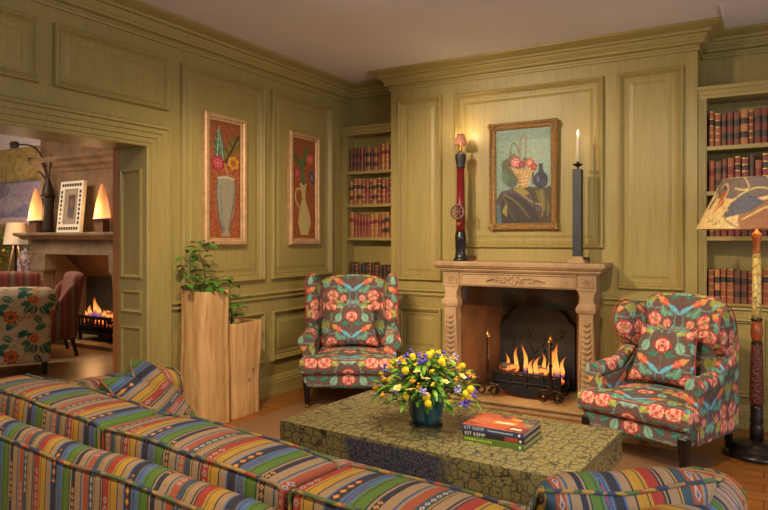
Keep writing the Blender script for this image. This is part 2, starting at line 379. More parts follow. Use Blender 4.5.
# ------------------------------------------------------------------ little 2-D painter for woven and painted pattern
class Ras:
    def __init__(s, w, h, res, bg):
        s.w, s.h = w, h; nx, ny = int(w * res), int(h * res); s.nx, s.ny = nx, ny
        s.X, s.Y = np.meshgrid((np.arange(nx) + .5) / nx * w, (np.arange(ny) + .5) / ny * h); s.C = np.ones((ny, nx, 3)) * np.array(bg, float)
    def mask(s, m, col, a=1.0): s.C[m] = s.C[m] * (1 - a) + np.array(col, float) * a; return s
    def ell(s, cx, cy, rx, ry, ang=0, col=(0, 0, 0), a=1.0):
        dx, dy = s.X - cx, s.Y - cy; c, n = math.cos(ang), math.sin(ang); return s.mask(((dx * c + dy * n) / rx) ** 2 + ((-dx * n + dy * c) / ry) ** 2 < 1, col, a)
    def poly(s, P, col, a=1.0):
        ins = np.zeros(s.X.shape, bool); n = len(P)
        for i in range(n):
            (x0, y0), (x1, y1) = P[i], P[(i + 1) % n]
            if y0 == y1: continue
            ins ^= ((y0 > s.Y) != (y1 > s.Y)) & (s.X < (x1 - x0) * (s.Y - y0) / (y1 - y0) + x0)
        return s.mask(ins, col, a)
    def line(s, P, w, col, a=1.0, smooth=2):
        P = smooth_poly(P, 40, smooth, False) if smooth and len(P) > 2 else np.array(P, float); D = np.full(s.X.shape, 1e9)
        for (x0, y0), (x1, y1) in zip(P[:-1], P[1:]):
            L2 = (x1 - x0) ** 2 + (y1 - y0) ** 2 + 1e-12; t = np.clip(((s.X - x0) * (x1 - x0) + (s.Y - y0) * (y1 - y0)) / L2, 0, 1)
            D = np.minimum(D, np.hypot(s.X - x0 - t * (x1 - x0), s.Y - y0 - t * (y1 - y0)))
        return s.mask(D < w / 2, col, a)
    def leaf(s, x, y, L, W, ang, col, vein=None, tip=None):
        dx, dy = s.X - x, s.Y - y; c, n = math.cos(ang), math.sin(ang); u = (dx * c + dy * n) / L; v = (-dx * n + dy * c) / W
        m = (u > 0) & (u < 1) & (np.abs(v) < .5 * np.sin(np.clip(u, 0, 1) * PI) ** .7 * (1 + .12 * np.sin(u * 20))); s.mask(m, col)
        if tip is not None: s.mask(m & (u > .6), tip, .8)
        if vein is not None: s.mask(m & (np.abs(v) < .07), vein); s.mask(m & (v > .12) & (np.sin(u * 26 - v * 6) > .55), vein, .5)
        return s
    def peony(s, x, y, r, pal, k=7, ph=0, core=None, asp=1.0):
        dx, dy = s.X - x, (s.Y - y) / asp; R = np.hypot(dx, dy) / r; A = np.arctan2(dy, dx); n = len(pal)
        s.mask(R < 1 + .11 * np.sin(k * A + ph), pal[0])
        for i in range(1, n):
            q = 1 - i / n; kk = k + (i % 2) * 2; s.mask(R < q * (1 + .2 * np.sin(kk * A + ph + i * 1.7)) , pal[i])
        if core is not None: s.mask(R < .2, core); s.mask(R < .09, [c * .7 for c in core])
        return s
    def grain(s, amt, blk=1):
        q = RNG.normal(0, amt, (s.ny // blk + 1, s.nx // blk + 1, 1)); q = np.repeat(np.repeat(q, blk, 0), blk, 1)[:s.ny, :s.nx]; s.C = np.clip(s.C + q, 0, 255); return s
    def at(s, u, v, wrap=True):
        fx = u / s.w * s.nx - .5; fy = v / s.h * s.ny - .5; x0 = np.floor(fx).astype(int); y0 = np.floor(fy).astype(int); ax = (fx - x0)[:, None]; ay = (fy - y0)[:, None]
        cx = (lambda k: k % s.nx) if wrap else (lambda k: np.clip(k, 0, s.nx - 1)); cy = (lambda k: k % s.ny) if wrap else (lambda k: np.clip(k, 0, s.ny - 1))
        C = s.C; return (C[cy(y0), cx(x0)] * (1 - ax) + C[cy(y0), cx(x0 + 1)] * ax) * (1 - ay) + (C[cy(y0 + 1), cx(x0)] * (1 - ax) + C[cy(y0 + 1), cx(x0 + 1)] * ax) * ay
def paint(o, fn):
    me = o.data; co = np.zeros(len(me.vertices) * 3); me.vertices.foreach_get('co', co); co = co.reshape(-1, 3); rgb = lin(np.clip(fn(co, normals(me)), 0, 255))
    a = me.color_attributes.new('Col', 'FLOAT_COLOR', 'POINT'); a.data.foreach_set('color', np.c_[rgb, np.ones(len(rgb))].ravel()); return o

# upholstery tile: mirrored about x = 0
def upholstery():
    a, b = .25, .42; R = Ras(a, b, 800, (110, 84, 76)); R.grain(8, 2)
    teal, tealL, yg, dk, vine = (98, 156, 132), (150, 194, 170), (172, 170, 82), (58, 112, 94), (128, 156, 150)
    red, cor, pnk, crm = (204, 66, 58), (232, 118, 94), (244, 168, 146), (250, 214, 178)
    def bloom(x, y, r, ph, core=None, asp=.85, c0=red, c1=cor):
        R.peony(x, y, r, [c0, c1], 5, ph, None, asp)
        for q in range(6):
            aa = ph + q * 1.047; ca, sa = math.cos(aa), math.sin(aa); R.ell(x + r * .58 * ca, y + r * .56 * sa * asp, r * .36, r * .26, aa + 1.57, pnk if q % 2 else c0); R.ell(x + r * .74 * ca, y + r * .7 * sa * asp, r * .26, r * .09, aa + 1.57, crm)
        R.ell(x, y - r * .05, r * .38, r * .28, 0, pnk); R.ell(x + r * .05, y - r * .1, r * .24, r * .16, .3, c0)
        if core: R.ell(x, y, r * .24, r * .22, 0, core)
    for oy in (-b, 0, b):
        R.line([(0, .40 + oy), (.05, .385 + oy), (.10, .33 + oy), (.10, .25 + oy), (.16, .21 + oy), (.25, .22 + oy)], .009, vine)
        R.line([(.02, .085 + oy), (.035, .03 + oy), (.02, -.03 + oy)], .011, (116, 150, 162)); R.line([(.13, .13 + oy), (.18, .10 + oy), (.25, .12 + oy)], .008, vine)
        R.leaf(.015, .345 + oy, .075, .060, 1.25, tealL, teal); R.leaf(.085, .335 + oy, .10, .068, .75, yg, (206, 200, 116)); R.leaf(.105, .29 + oy, .085, .062, -1.15, tealL, teal)
        R.leaf(.165, .285 + oy, .07, .05, -.4, dk, teal); R.leaf(.22, .215 + oy, .085, .06, -1.3, yg, (134, 142, 62)); R.leaf(.14, .12 + oy, .08, .058, -2.1, teal, tealL)
        for q in range(3): R.leaf(.055, .185 + oy, .045, .030, .5 + q * .9, dk, teal)
        R.leaf(.235, .10 + oy, .07, .05, 1.2, tealL, dk); R.leaf(.045, .065 + oy, .06, .04, .3, teal, tealL)
        R.leaf(.075, .128 + oy, .125, .046, .5, (220, 100, 74), (240, 154, 114), (226, 174, 70)); R.leaf(.095, .142 + oy, -.122, .034, .62, (96, 180, 210), (156, 210, 224))
        bloom(0, .265 + oy, .060, 1.57, None, .78); bloom(.195, .355 + oy, .060, .4, None, .75, (212, 78, 60), (236, 128, 92)); bloom(.185, .030 + oy, .056, 0, (158, 152, 74), .9, (214, 82, 80), (238, 146, 126)); bloom(.085, .005 + oy, .032, .8, None, 1, (212, 82, 78), pnk)
    R.grain(5, 1); return R
TILE = upholstery()
def tile_at(u, v): return TILE.at(np.abs((u + .25) % .5 - .25) * .999, v)
def floral(oz=0.0, ox=0.0):
    def fn(co, nn):
        A = np.abs(nn) * np.array([.92, 1, 1.0]); k = A.argmax(1); u = np.where(k == 0, co[:, 1] + .12, co[:, 0] + ox); v = np.where(k == 2, co[:, 1] + .05, co[:, 2] + oz); return tile_at(u, v)
    return fn
def cream_tile():
    R = Ras(.42, .42, 600, (206, 178, 142)); R.grain(8, 2); g1, g2, o = (36, 98, 74), (58, 122, 88), .42
    for ox in (-o, 0, o):
        for oy in (-o, 0, o):
            R.line([(.02 + ox, .02 + oy), (.1 + ox, .14 + oy), (.28 + ox, .14 + oy), (.40 + ox, .34 + oy)], .014, (206, 140, 60)); R.line([(.0 + ox, .3 + oy), (.12 + ox, .38 + oy), (.3 + ox, .36 + oy)], .012, (206, 150, 70))
            for k, (x, y, a) in enumerate(((.04, .12, .4), (.10, .18, 2.2), (.2, .12, 1.0), (.30, .16, 2.6), (.1, .36, -.8), (.36, .30, .9), (.22, .39, 3.5), (.02, .28, 1.4), (.38, .08, -.6), (.16, .06, -.5), (.30, .04, .7), (.14, .27, 2.0), (.33, .39, .2))):
                R.leaf(x + ox, y + oy, .115, .066, a, g1 if k % 3 else g2, (206, 178, 142) if k % 2 else None)
            R.peony(.24 + ox, .26 + oy, .068, [(188, 56, 34), (222, 136, 48), (196, 60, 40), (46, 104, 76)], 9, 0, (46, 104, 76)); R.peony(.03 + ox, .02 + oy, .05, [(226, 140, 50), (192, 60, 40), (232, 176, 80)], 8, .4, (150, 60, 40))
    R.grain(6, 1); return R
CREAM = cream_tile()
# ------------------------------------------------------------------ the room
XL, YB, ZC = -3.95, 5.65, 3.13
YA = 5.98
BX0, BX1 = -3.24, -.45
mbx = lambda *a: MB().box(*a)
struct('floor', mbx(-4.24, 2.6, -2.6, 6.3, -.06, 0), 'floor')
struct('floor_far', mbx(-13.0, -4.24, -2.6, 6.3, -.06, 0), 'floor2')
struct('ceiling', mbx(-4.2, 2.6, -2.6, 6.3, ZC, ZC + .08), 'ceil')
struct('ceiling_far', mbx(-13.0, -4.2, -2.6, 6.3, 3.25, 3.33), 'ceil')
struct('trim_ceiling_seam', mbx(-.27, -.255, 5.2, 5.5, ZC - .012, ZC - .0005), 'ceil')

PROF = [(0, 0), (0, .018), (.006, .032), (.014, .036), (.022, .030), (.027, .018), (.033, .020), (.041, .006), (.048, 0)]
PIN = [(.105, .0), (.108, .004), (.125, .004), (.155, .011), (.156, .011)]
def lw(a, b, h): return (XL + h, a, b)
def bw(a, b, h): return (a, YB - h, b)
def moulded(mb, a0, a1, b0, b1, mp, inner=True):
    mb.frame(a0, a1, b0, b1, PROF, mp)
    if inner:
        mb.frame(a0, a1, b0, b1, [(.052, -.0005), (.056, .004), (.066, .004), (.070, -.0005)], mp)
        i = .085; mb.frame(a0, a1, b0, b1, [(i, -.001), (i + .03, .007), (i + .031, .007)], mp); k = i + .031
        mb.add([mp(a0 + k, b0 + k, .007), mp(a1 - k, b0 + k, .007), mp(a1 - k, b1 - k, .007), mp(a0 + k, b1 - k, .007)], [(0, 1, 2, 3)])
# left wall: opening Y 1.0 .. 3.228, z 0 .. 2.14
w = MB(); w.box(-4.25, XL, 3.228, 6.1, 0, ZC); w.box(-4.25, XL, -2.6, 3.228, 2.14, ZC); w.box(-4.25, XL, -2.6, 1.0, 0, 2.14)
for a0, a1, b0, b1 in ((3.56, 4.535, 1.08, 2.84), (4.64, 5.60, 1.08, 2.84), (3.56, 4.535, .32, .79), (4.64, 5.60, .32, .79), (2.504, 3.43, 2.436, 2.846), (1.47, 2.40, 2.436, 2.846), (.40, 1.36, 2.436, 2.846)):
    moulded(w, a0, a1, b0, b1, lw)
# reveal panels on the jamb facing the opening
def jw(a, b, h): return (a, 3.228 - h, b)
for b0, b1 in ((1.16, 1.98), (.90, 1.07), (.14, .80)):
    w.frame(-4.22, -3.985, b0, b1, [(0, 0), (0, .010), (.012, .014), (.024, .004), (.03, 0)], jw)
struct('wall_left', w, 'wall')
c = MB()   # door casing, stepped
def casing(prof, mb):
    # travels up the far jamb and along the head
    for (o0, h0), (o1, h1) in zip(prof[:-1], prof[1:]):
        yj0, yj1 = 3.228 + o0, 3.228 + o1; zh0, zh1 = 2.14 + o0 * .82, 2.14 + o1 * .82
        mb.add([(XL + h0, yj0, 0), (XL + h1, yj1, 0), (XL + h1, yj1, zh1), (XL + h0, yj0, zh0)], [(0, 1, 2, 3)])
        mb.add([(XL + h0, yj0, zh0), (XL + h1, yj1, zh1), (XL + h1, 1.0 - o1, zh1), (XL + h0, 1.0 - o0, zh0)], [(0, 1, 2, 3)])
        mb.add([(XL + h0, 1 - o0, 0), (XL + h1, 1 - o1, 0), (XL + h1, 1 - o1, zh1), (XL + h0, 1 - o0, zh0)], [(0, 1, 2, 3)])
casing([(0, 0), (0, .018), (.012, .022), (.03, .022), (.034, .03), (.075, .03), (.08, .04), (.12, .04), (.125, .05), (.165, .05), (.172, .066), (.195, .062), (.205, .05), (.212, .03), (.215, 0)], c)
struct('trim_door_casing', c, 'wall')
struct('trim_door_frame', MB().box(-4.318, -4.2505, 3.2281, 3.36, 0, 2.16).box(-4.318, -4.2505, .9, 3.2281, 2.141, 2.20), m_wood('dark_door_timber', (150, 88, 38), (196, 124, 58), 1, 2))
# back wall: breast with fire opening, recesses either side
b = MB(); b.box(BX0, -2.40, YB, YB + .12, 0, ZC); b.box(-1.30, BX1, YB, YB + .12, 0, ZC); b.box(-2.40, -1.30, YB, YB + .12, 1.06, ZC)
b.box(BX0, BX0 + .1, YB + .12, YA, 0, ZC); b.box(BX1 - .1, BX1, YB + .12, YA, 0, ZC)
for a0, a1, b0, b1 in ((-3.15, -2.67, 1.05, 2.84), (-2.53, -1.163, 1.375, 2.83), (-1.045, -.547, 1.04, 2.838), (-3.15, -2.67, .32, .785), (-1.045, -.547, .32, .785)): moulded(b, a0, a1, b0, b1, bw)
struct('wall_back', b, 'wall')
struct('wall_back_alcove', MB().box(-4.2, -2.62, YA, 6.12, 0, ZC).box(-1.08, 2.6, YA, 6.12, 0, ZC).box(-2.62, -1.08, YA, 6.12, 1.40, ZC), 'wall')
CR = [(0, 2.945), (.018, 2.945), (.022, 2.962), (.012, 2.972), (.014, 2.985), (.05, 2.995), (.055, 3.012), (.05, 3.018), (.07, 3.045), (.075, 3.06), (.098, 3.064), (.105, 3.082), (.13, 3.09), (.165, 3.104), (.18, 3.112), (.18, 3.1295), (0, 3.1295)]
struct('trim_crown', MB().sweep([(2.6, YA), (BX1, YA), (BX1, YB), (BX0, YB), (BX0, YA), (XL, YA), (XL, -2.6)], CR), 'trimx')
DADO = [(0, .895), (.012, .897), (.016, .908), (.024, .912), (.020, .920), (.008, .926), (.008, .938), (.024, .944), (.032, .952), (.030, .960), (.014, .966), (0, .972)]
struct('trim_dado_left', MB().sweep([(XL, 5.79), (XL, 3.46)], DADO), 'trim')
struct('trim_dado_back', MB().sweep([(BX1, YB), (-1.16, YB)], DADO), 'trimx'); struct('trim_dado_back_west', MB().sweep([(-2.54, YB), (BX0, YB)], DADO), 'trimx')
BASE = [(0, 0), (.028, 0), (.028, .118), (.022, .128), (.026, .138), (.018, .15), (.010, .172), (.004, .182), (0, .184)]
struct('baseboard_left', MB().sweep([(XL, 5.79), (XL, 3.46)], BASE), 'trim')
struct('baseboard_back', MB().sweep([(BX1, YB), (-1.10, YB)], BASE), 'trimx'); struct('baseboard_back_west', MB().sweep([(-2.60, YB), (BX0, YB)], BASE), 'trimx')

# ---- bookcases
SHZ = [2.185, 1.83, 1.475]
def bookcase(name, label, x0, x1, yf, ztop, lst):
    t = thing(name, label, 'bookcase', ((x0 + x1) / 2, YA - .001, 0)); ox, oy = (x0 + x1) / 2, YA - .001
    def P(nm, mb, mt='wall', **k): return obj(nm, mb.xf(lambda p: (p[0] - ox, p[1] - oy, p[2])), mt, t, **k)
    d = oy
    P('back_panel', MB().box(x0 + .002, x1 - .002, d - .014, d - .001, .0, ztop - .01))
    for s, (a, bb) in enumerate(((x0, x0 + .062), (x1 - .062, x1))):
        mb = MB().box(a, bb, yf + .012, d - .015, 0, ztop - .09)
        for k in range(3): xx = a + .010 + k * .016; mb.box(xx, xx + .010, yf + .002, yf + .012, .19, ztop - .10)
        P('side_panel', mb)
    P('cornice', MB().sweep([(x1, yf + .02), (x0, yf + .02)], [(-.25, ztop - .095), (.012, ztop - .095), (.014, ztop - .07), (.020, ztop - .066), (.020, ztop - .034), (.03, ztop - .03), (.034, ztop - .004), (.03, ztop), (-.25, ztop)]), 'trimx')
    for z in SHZ: P('shelf', MB().box(x0 + .0625, x1 - .0625, yf + .014, d - .015, z - .034, z), 'trimx', bevel=.004)
    P('ledge', MB().sweep([(x1, yf + .012), (x0, yf + .012)], [(-.3, .905), (.004, .905), (.012, .912), (.008, .922), (.008, .932), (.026, .938), (.03, .948), (.02, .955), (-.3, .955)]), 'trimx')
    mb = MB().box(x0 + .0625, x1 - .0625, yf + .016, yf + .04, .02, .90); n = lst
    for k in range(n):
        a0 = x0 + .075 + k * (x1 - x0 - .15) / n; a1 = a0 + (x1 - x0 - .15) / n - .03
        moulded(mb, a0, a1, .24, .845, lambda a, bb, h: (a, yf + .016 - h, bb), False)
    P('base_panel', mb)
    P('plinth', MB().sweep([(x1, yf + .012), (x0, yf + .012)], [(o, z + .001) for o, z in BASE[1:-1]] + [(-.02, .184), (-.02, .001)]), 'trimx')
    return t
bookcase('bookcase', 'built-in olive bookcase in the narrow alcove left of the chimney breast', XL + .001, BX0 - .001, 5.80, 2.665, 1)
bookcase('bookcase', 'built-in olive bookcase in the alcove right of the chimney breast, behind the floor lamp', BX1 + .001, .95, 5.66, 2.655, 3)

# ---- leather books, each its own thing
LEA = {n: m_plain('leather_' + n, c, .5, var=.3, scale=18, bump=.15) for n, c in dict(tan=(166, 108, 64), brown=(112, 68, 46), red=(118, 54, 44), rust=(142, 78, 52), dark=(82, 54, 42)).items()}
LBL = {n: m_plain('label_' + n, c, .5, var=.15) for n, c in dict(red=(122, 44, 36), black=(62, 46, 40), green=(60, 56, 40)).items()}
M['gold'] = m_plain('gold_tooling', (206, 160, 84), .35, .6, var=.15)
def book_mesh(leather, label, w, h, d, style):
    mb = MB(); cuts = [0, .05, .07]; bands = {0: 2}
    nb = 4 if style else 3; z = [0.0]
    segs = []
    for k in range(nb + 1):
        a, c_ = k / (nb + 1), (k + 1) / (nb + 1); segs.append((a, c_ - .025, 'L' if (k == nb - 1 or (style == 2 and k == 1)) else 'B')); segs.append((c_ - .025, c_, 'R'))
    prof = []
    for s in range(9): a = PI * s / 8; prof.append((-math.cos(a) * w / 2, -math.sin(a) * w * .32))
    for a, c_, k in segs:
        g = .0025 if k == 'R' else 0
        mb.cur = {'B': 0, 'L': 1, 'R': 2 if style == 1 else 0}[k]
        mb.loft([[(x * (1 + g * 2), y - g, zz * h) for x, y in prof] for zz in (a, c_)], False, False)
    mb.cur = 0; mb.add([(x, y, h) for x, y in prof], [tuple(range(9))])
    mb.box(-w / 2, -w / 2 + .004, .001, d, 0, h); mb.box(w / 2 - .004, w / 2, .001, d, 0, h); mb.cur = 3; mb.box(-w / 2 + .004, w / 2 - .004, .001, d - .006, .004, h - .006)
    return mb, [LEA[leather], LBL[label], M['gold'], M['paper']]
protos = []
for lea, lab, w, h, st in (('tan', 'red', .044, .27, 1), ('brown', 'black', .040, .265, 2), ('red', 'black', .046, .275, 1), ('rust', 'red', .042, .26, 0), ('dark', 'green', .046, .27, 2), ('tan', 'black', .048, .268, 2), ('brown', 'red', .043, .272, 1), ('red', 'green', .040, .262, 2), ('rust', 'black', .045, .27, 1)):
    mb, mm = book_mesh(lea, lab, w, h, .19, st); o = obj('leather_book', mb, mm); protos.append((o, lea, lab, w, h)); COL.objects.unlink(o)
ORD = ['first', 'second', 'third', 'fourth', 'fifth', 'sixth', 'seventh', 'eighth', 'ninth', 'tenth', 'eleventh', 'twelfth', 'thirteenth', 'fourteenth', 'fifteenth', 'sixteenth', 'seventeenth', 'eighteenth', 'nineteenth', 'twentieth']
CN = dict(tan='tan', brown='brown', red='dark red', rust='rust', dark='dark brown')
def shelf_books(x0, x1, yf, z, where, pal, hmul, group, depth=.045):
    x = x0; k = 0; rr = random.Random(where)
    while True:
        p, lea, lab, w, h = protos[rr.choice(pal)]; sx = rr.uniform(.78, 1.2); w2 = w * sx
        if x + w2 > x1 or k >= len(ORD): break
        o = p.copy(); COL.objects.link(o); o.scale = (sx, 1, hmul * rr.uniform(.90, 1.05)); o.location = (x + w2 / 2, yf + depth + rr.uniform(0, .008), z + .0005)
        tag(o, f'{CN[lea]} leather book with {lab} band, {ORD[k]} from left, {where}', 'book', group); x += w2 + .0035; k += 1
for z, wh, pal, hm in ((2.185, 'left alcove top shelf', [1, 2, 5, 0, 3, 7], .98), (1.83, 'left alcove second shelf', [2, 7, 5, 3, 2, 8], 1.0), (1.475, 'left alcove third shelf', [0, 3, 8, 5, 3, 0], .95), (.955, 'left alcove bottom ledge', [4, 1, 6, 4], .92)):
    shelf_books(XL + .075, BX0 - .07, 5.815, z, wh, pal, hm, 'leather books, ' + wh)
for z, wh, pal, hm, xe in ((2.185, 'right alcove top shelf', [1, 2, 5, 8, 6, 7], 1.0, .30), (1.83, 'right alcove second shelf', [2, 7, 4, 3, 2, 1], .98, .30), (1.475, 'right alcove third shelf', [4, 1, 6, 7], .92, .30), (.955, 'right alcove bottom ledge', [6, 2, 8, 5, 1], .98, .30)):
    shelf_books(BX1 + .075, xe, 5.675, z, wh, pal, hm, 'leather books, ' + wh, .012 if z < 1 else .04)

# ------------------------------------------------------------------ fireplace
FX0, FX1, FY = -2.53, -1.163, 5.37
t = thing('hearth', 'pale stone hearth slab raised in front of the lit fire', 'hearth', (-1.85, 5.65, 0))
obj('slab', MB().prism([(-.78, -.41), (.78, -.41), (.78, -.002), (.53, -.002), (.53, .39), (-.53, .39), (-.53, -.002), (-.78, -.002)], lambda p: (p[0], p[1], .0005), lambda p: (p[0], p[1], .05)), 'hearth', t, bevel=.006); obj('kerb', MB().sweep([(.78, -.40), (-.78, -.40)], [(-.06, .0505), (.03, .0505), (.034, .066), (.026, .072), (-.06, .072)]), 'hearth', t)
t = thing('fireplace_surround', 'carved limestone chimneypiece with moulded mantel and scrolled legs', 'fireplace', (-1.85, YB - .001, .073))
def FP(nm, mb, mt='stone', par=None, **k): return obj(nm, mb.xf(lambda p: (p[0] + 1.85, p[1] - (YB - .001), p[2] - .073)), mt, par or t, **k)
SH = [(0, 1.162), (.004, 1.162), (.012, 1.172), (.022, 1.178), (.022, 1.19), (.04, 1.20), (.052, 1.214), (.06, 1.218), (.062, 1.244), (.054, 1.256), (-.28, 1.256), (-.28, 1.162)]
y0 = FY - .005
FP('mantel_shelf', MB().sweep([(FX1 + .012, YB - .002), (FX1 + .012, y0), (FX0 - .012, y0), (FX0 - .012, YB - .002)], SH[:10] + [(-.10, 1.256), (-.10, 1.162)]).box(FX0 - .01, FX1 + .01, y0 + .02, YB - .003, 1.165, 1.2555))
FP('frieze', MB().box(FX0 + .155, FX1 - .155, FY + .012, YB - .002, 1.035, 1.162).frame(FX0 + .165, FX1 - .165, 1.045, 1.155, [(0, -.001), (0, .010), (.010, .012), (.018, .002)], lambda a, b_, h: (a, FY + .012 - h, b_)), bevel=.003)
sw = MB(); rr = random.Random(4)
for k in range(70):
    u = rr.uniform(-1, 1); sz = (1 - abs(u)) ** .6; x = -1.85 + u * .20; z = 1.10 + rr.uniform(-1, 1) * .04 * sz - .005 * (1 - abs(u))
    sw.ball((x, FY + .010, z), rr.uniform(.010, .019) * (.6 + .5 * sz), 8, 6, (1, .8, 1))
for s in (-1, 1):
    for q in range(4): sw.tube([(-1.85 + s * (.13 + q * .03), FY + .008, 1.11), (-1.85 + s * (.16 + q * .03), FY + .002, 1.125 - .01 * q), (-1.85 + s * (.185 + q * .025), FY + .008, 1.10 - .006 * q)], [.008, .010, .003], 6)
FP('carved_swag', sw, smooth=True)
for nm, x0, x1, s in (('leg', FX0, FX0 + .158, 1), ('leg', FX1 - .158, FX1, -1)):
    cx = (x0 + x1) / 2
    prof = [(.073, .082, .02), (.16, .082, .02), (.17, .072, .008), (.80, .056, -.02), (.845, .060, -.02), (.85, .076, -.03), (.875, .082, -.035), (.90, .078, -.03), (.93, .060, -.012), (.985, .056, -.006), (1.005, .066, .0), (1.028, .074, .0), (1.03, .080, -.006), (1.045, .080, -.006), (1.048, .074, .004), (1.162, .074, .004)]
    lg = MB().loft([[(cx - hw, FY + dy, z), (cx + hw, FY + dy, z), (cx + hw, FY + .085, z), (cx - hw, FY + .085, z)] for z, hw, dy in prof])
    L = FP(nm, lg, bevel=.003)
    FP('return', MB().box(cx - .05 if s > 0 else cx - .06, cx + .06 if s > 0 else cx + .05, FY + .086, YB - .002, .073, 1.162))
    cv = MB()
    for k in range(13):
        z = .20 + k * .046; hw = .072 - (z - .17) / .63 * .016 - .022; dy = .008 - (z - .17) / .63 * .028
        for e in (-1, 1): cv.tube([(cx, FY + dy - .002, z - .012), (cx + e * hw * .55, FY + dy - .007, z + .012), (cx + e * hw, FY + dy - .001, z + .024)], [.006, .012, .004], 6)
    for e in (-1, 1): cv.tube([(cx + e * .058, FY + .004, .19), (cx + e * .044, FY - .02, .80)], .005, 6)
    cv.xf(lambda p: (p[0] + 1.85, p[1] - (YB - .001), p[2] - .073)); obj('leaf_carving', cv, 'stone', L, smooth=True)
    ro = MB()
    for k in range(8): a = k * PI / 4; ro.ball((cx + .022 * math.cos(a), FY + .003, 1.105 + .022 * math.sin(a)), .012, 7, 5, (1, .6, 1))
    ro.ball((cx, FY, 1.105), .010, 8, 6); ro.frame(cx - .055, cx + .055, 1.055, 1.155, [(0, -.001), (0, .006), (.008, .006), (.010, -.001)], lambda a, b_, h: (a, FY + .004 - h, b_))
    ro.xf(lambda p: (p[0] + 1.85, p[1] - (YB - .001), p[2] - .073)); obj('rosette', ro, 'stone', L, smooth=True)
t = thing('firebox', 'soot-stained stone recess of the main fireplace', 'firebox', (-1.85, 6.0, .051)); fo = lambda p: (p[0] + 1.85, p[1] - 6.0, p[2] - .051)
for s, a in ((1, -2.40), (-1, -1.30)):
    q = [(a + s * .03, 5.46), (a + s * .19, 6.045), (a + s * .0 - s * .02, 6.045), (a - s * .02, 5.46)]
    obj('cheek', MB().prism(q, lambda p: (p[0], p[1], .051), lambda p: (p[0], p[1], 1.3)).xf(fo), 'soot', t)
obj('back', MB().box(-2.42, -1.28, 6.046, 6.10, .051, 1.3).xf(fo), 'soot_dark', t); obj('hood', MB().box(-2.42, -1.28, 5.772, 6.10, 1.301, 1.36).xf(fo), 'soot_dark', t)
t = thing('fireback', 'arched black iron fireback behind the main fire', 'fireback', (-1.85, 6.03, .052)); top = [(-.36, 0), (.36, 0), (.36, .60), (.31, .63), (.27, .70), (.15, .78), (0, .81), (-.15, .78), (-.27, .70), (-.31, .63), (-.36, .60)]
obj('plate', MB().prism(top, lambda p: (p[0], 0, p[1]), lambda p: (p[0], -.03, p[1])), 'plate_iron', t, bevel=.006)
br = MB(); rr = random.Random(2)
for k in range(9):
    x, z, a = rr.uniform(-.25, .25), rr.uniform(.25, .5), rr.uniform(.3, 2.8); br.tube([(x, -.033, z), (x + .04 * math.cos(a), -.034, z + .04), (x + .07 * math.cos(a + .4), -.032, z + .08)], [.007, .006, .003], 6)
obj('branch_relief', br, 'plate_iron', t, smooth=True)
obj('smoke_guard', MB().box(-2.365, -1.33, 5.430, 5.436, .86, 1.10), 'glass'); tag(bpy.data.objects['smoke_guard'], 'smoked glass smoke guard hanging under the limestone frieze', 'smoke guard')
# basket grate
GX, GY, GZ = -1.80, 5.66, .052
t = thing('fire_basket', 'black cast-iron fire basket holding the coals of the main fire', 'fire basket', (GX, GY, GZ))
bk = MB()
for k in range(15): bk.box(-.29 + k * .04, -.278 + k * .04, -.13, .15, .06, .075)
obj('grate_bars', bk, 'iron', t)
obj('front_rail', MB().box(-.31, .31, -.15, -.125, .205, .225).box(-.31, .31, -.15, -.125, .125, .14), 'iron', t, bevel=.004)
fr = MB()
for k in range(5): fr.box(-.31 + k * .149, -.286 + k * .149, -.152, -.128, .10, .22)
fr.box(-.30, .30, -.135, -.128, .08, .20); obj('front_plate', fr, 'iron', t, bevel=.003)
obj('apron', MB().prism([(-.28, .10), (.28, .10), (.22, .055), (.12, .02), (0, .008), (-.12, .02), (-.22, .055)], lambda p: (p[0], -.14, p[1]), lambda p: (p[0], -.12, p[1])), 'iron', t, bevel=.003)
obj('back_rail', MB().box(-.31, .31, .15, .17, .06, .25), 'iron', t)
for x in (-.29, .27):
    for y in (-.12, .13): obj('leg', MB().box(x, x + .02, y, y + .02, 0, .09), 'iron', t)
rr = random.Random(11)
coals = []
for k in range(16):
    mb = MB(); r = rr.uniform(.035, .055); mb.ball((0, 0, 0), r, 8, 6, (1.15, .9, .85)); mb.xf(lambda p: tuple(q * (1 + rr.uniform(-.12, .12)) for q in p))
    x = -.25 + (k % 8) * .071; y = -.075 + (k // 8) * .12
    o = obj('coal', mb, 'coal', smooth=False, loc=(GX + x, GY + y, GZ + .14 + rr.uniform(0, .03)), sub=1); tag(o, 'rounded grey coal glowing in the basket of the main fire', 'coal', 'coals in the main fire basket')
for x, y, a, L in ((-.2, .0, .5, .16), (.10, -.02, -.4, .2), (.2, .06, .2, .14)):
    mb = MB().tube([(-L / 2, 0, 0), (-L / 6, .01, .008), (L / 6, -.005, .004), (L / 2, 0, 0)], [.03, .034, .032, .028], 9)
    o = obj('log', mb, 'coal', loc=(GX + x, GY + y, GZ + .235), rot=(0, .12, a)); tag(o, 'charred short log lying on the glowing coals of the main fire', 'log', 'logs on the main fire')
def flame(h, w, lean, seed, sway=1.0):
    rr = random.Random(seed); mb = MB(); secs = []; N = 18; ph = rr.uniform(0, 6)
    for k in range(N + 1):
        u = k / N; r = w * (math.sin(PI * min(1, u * .86 + .14)) ** .8) * (1 - u) ** .35 + .001; cx = lean * u * u + .022 * sway * math.sin(ph + u * 5.5) * u; cy = .012 * sway * math.cos(ph + u * 5) * u
        secs.append([(cx + r * math.cos(2 * PI * i / 12), cy + r * .55 * math.sin(2 * PI * i / 12), u * h) for i in range(12)])
    return mb.loft(secs)
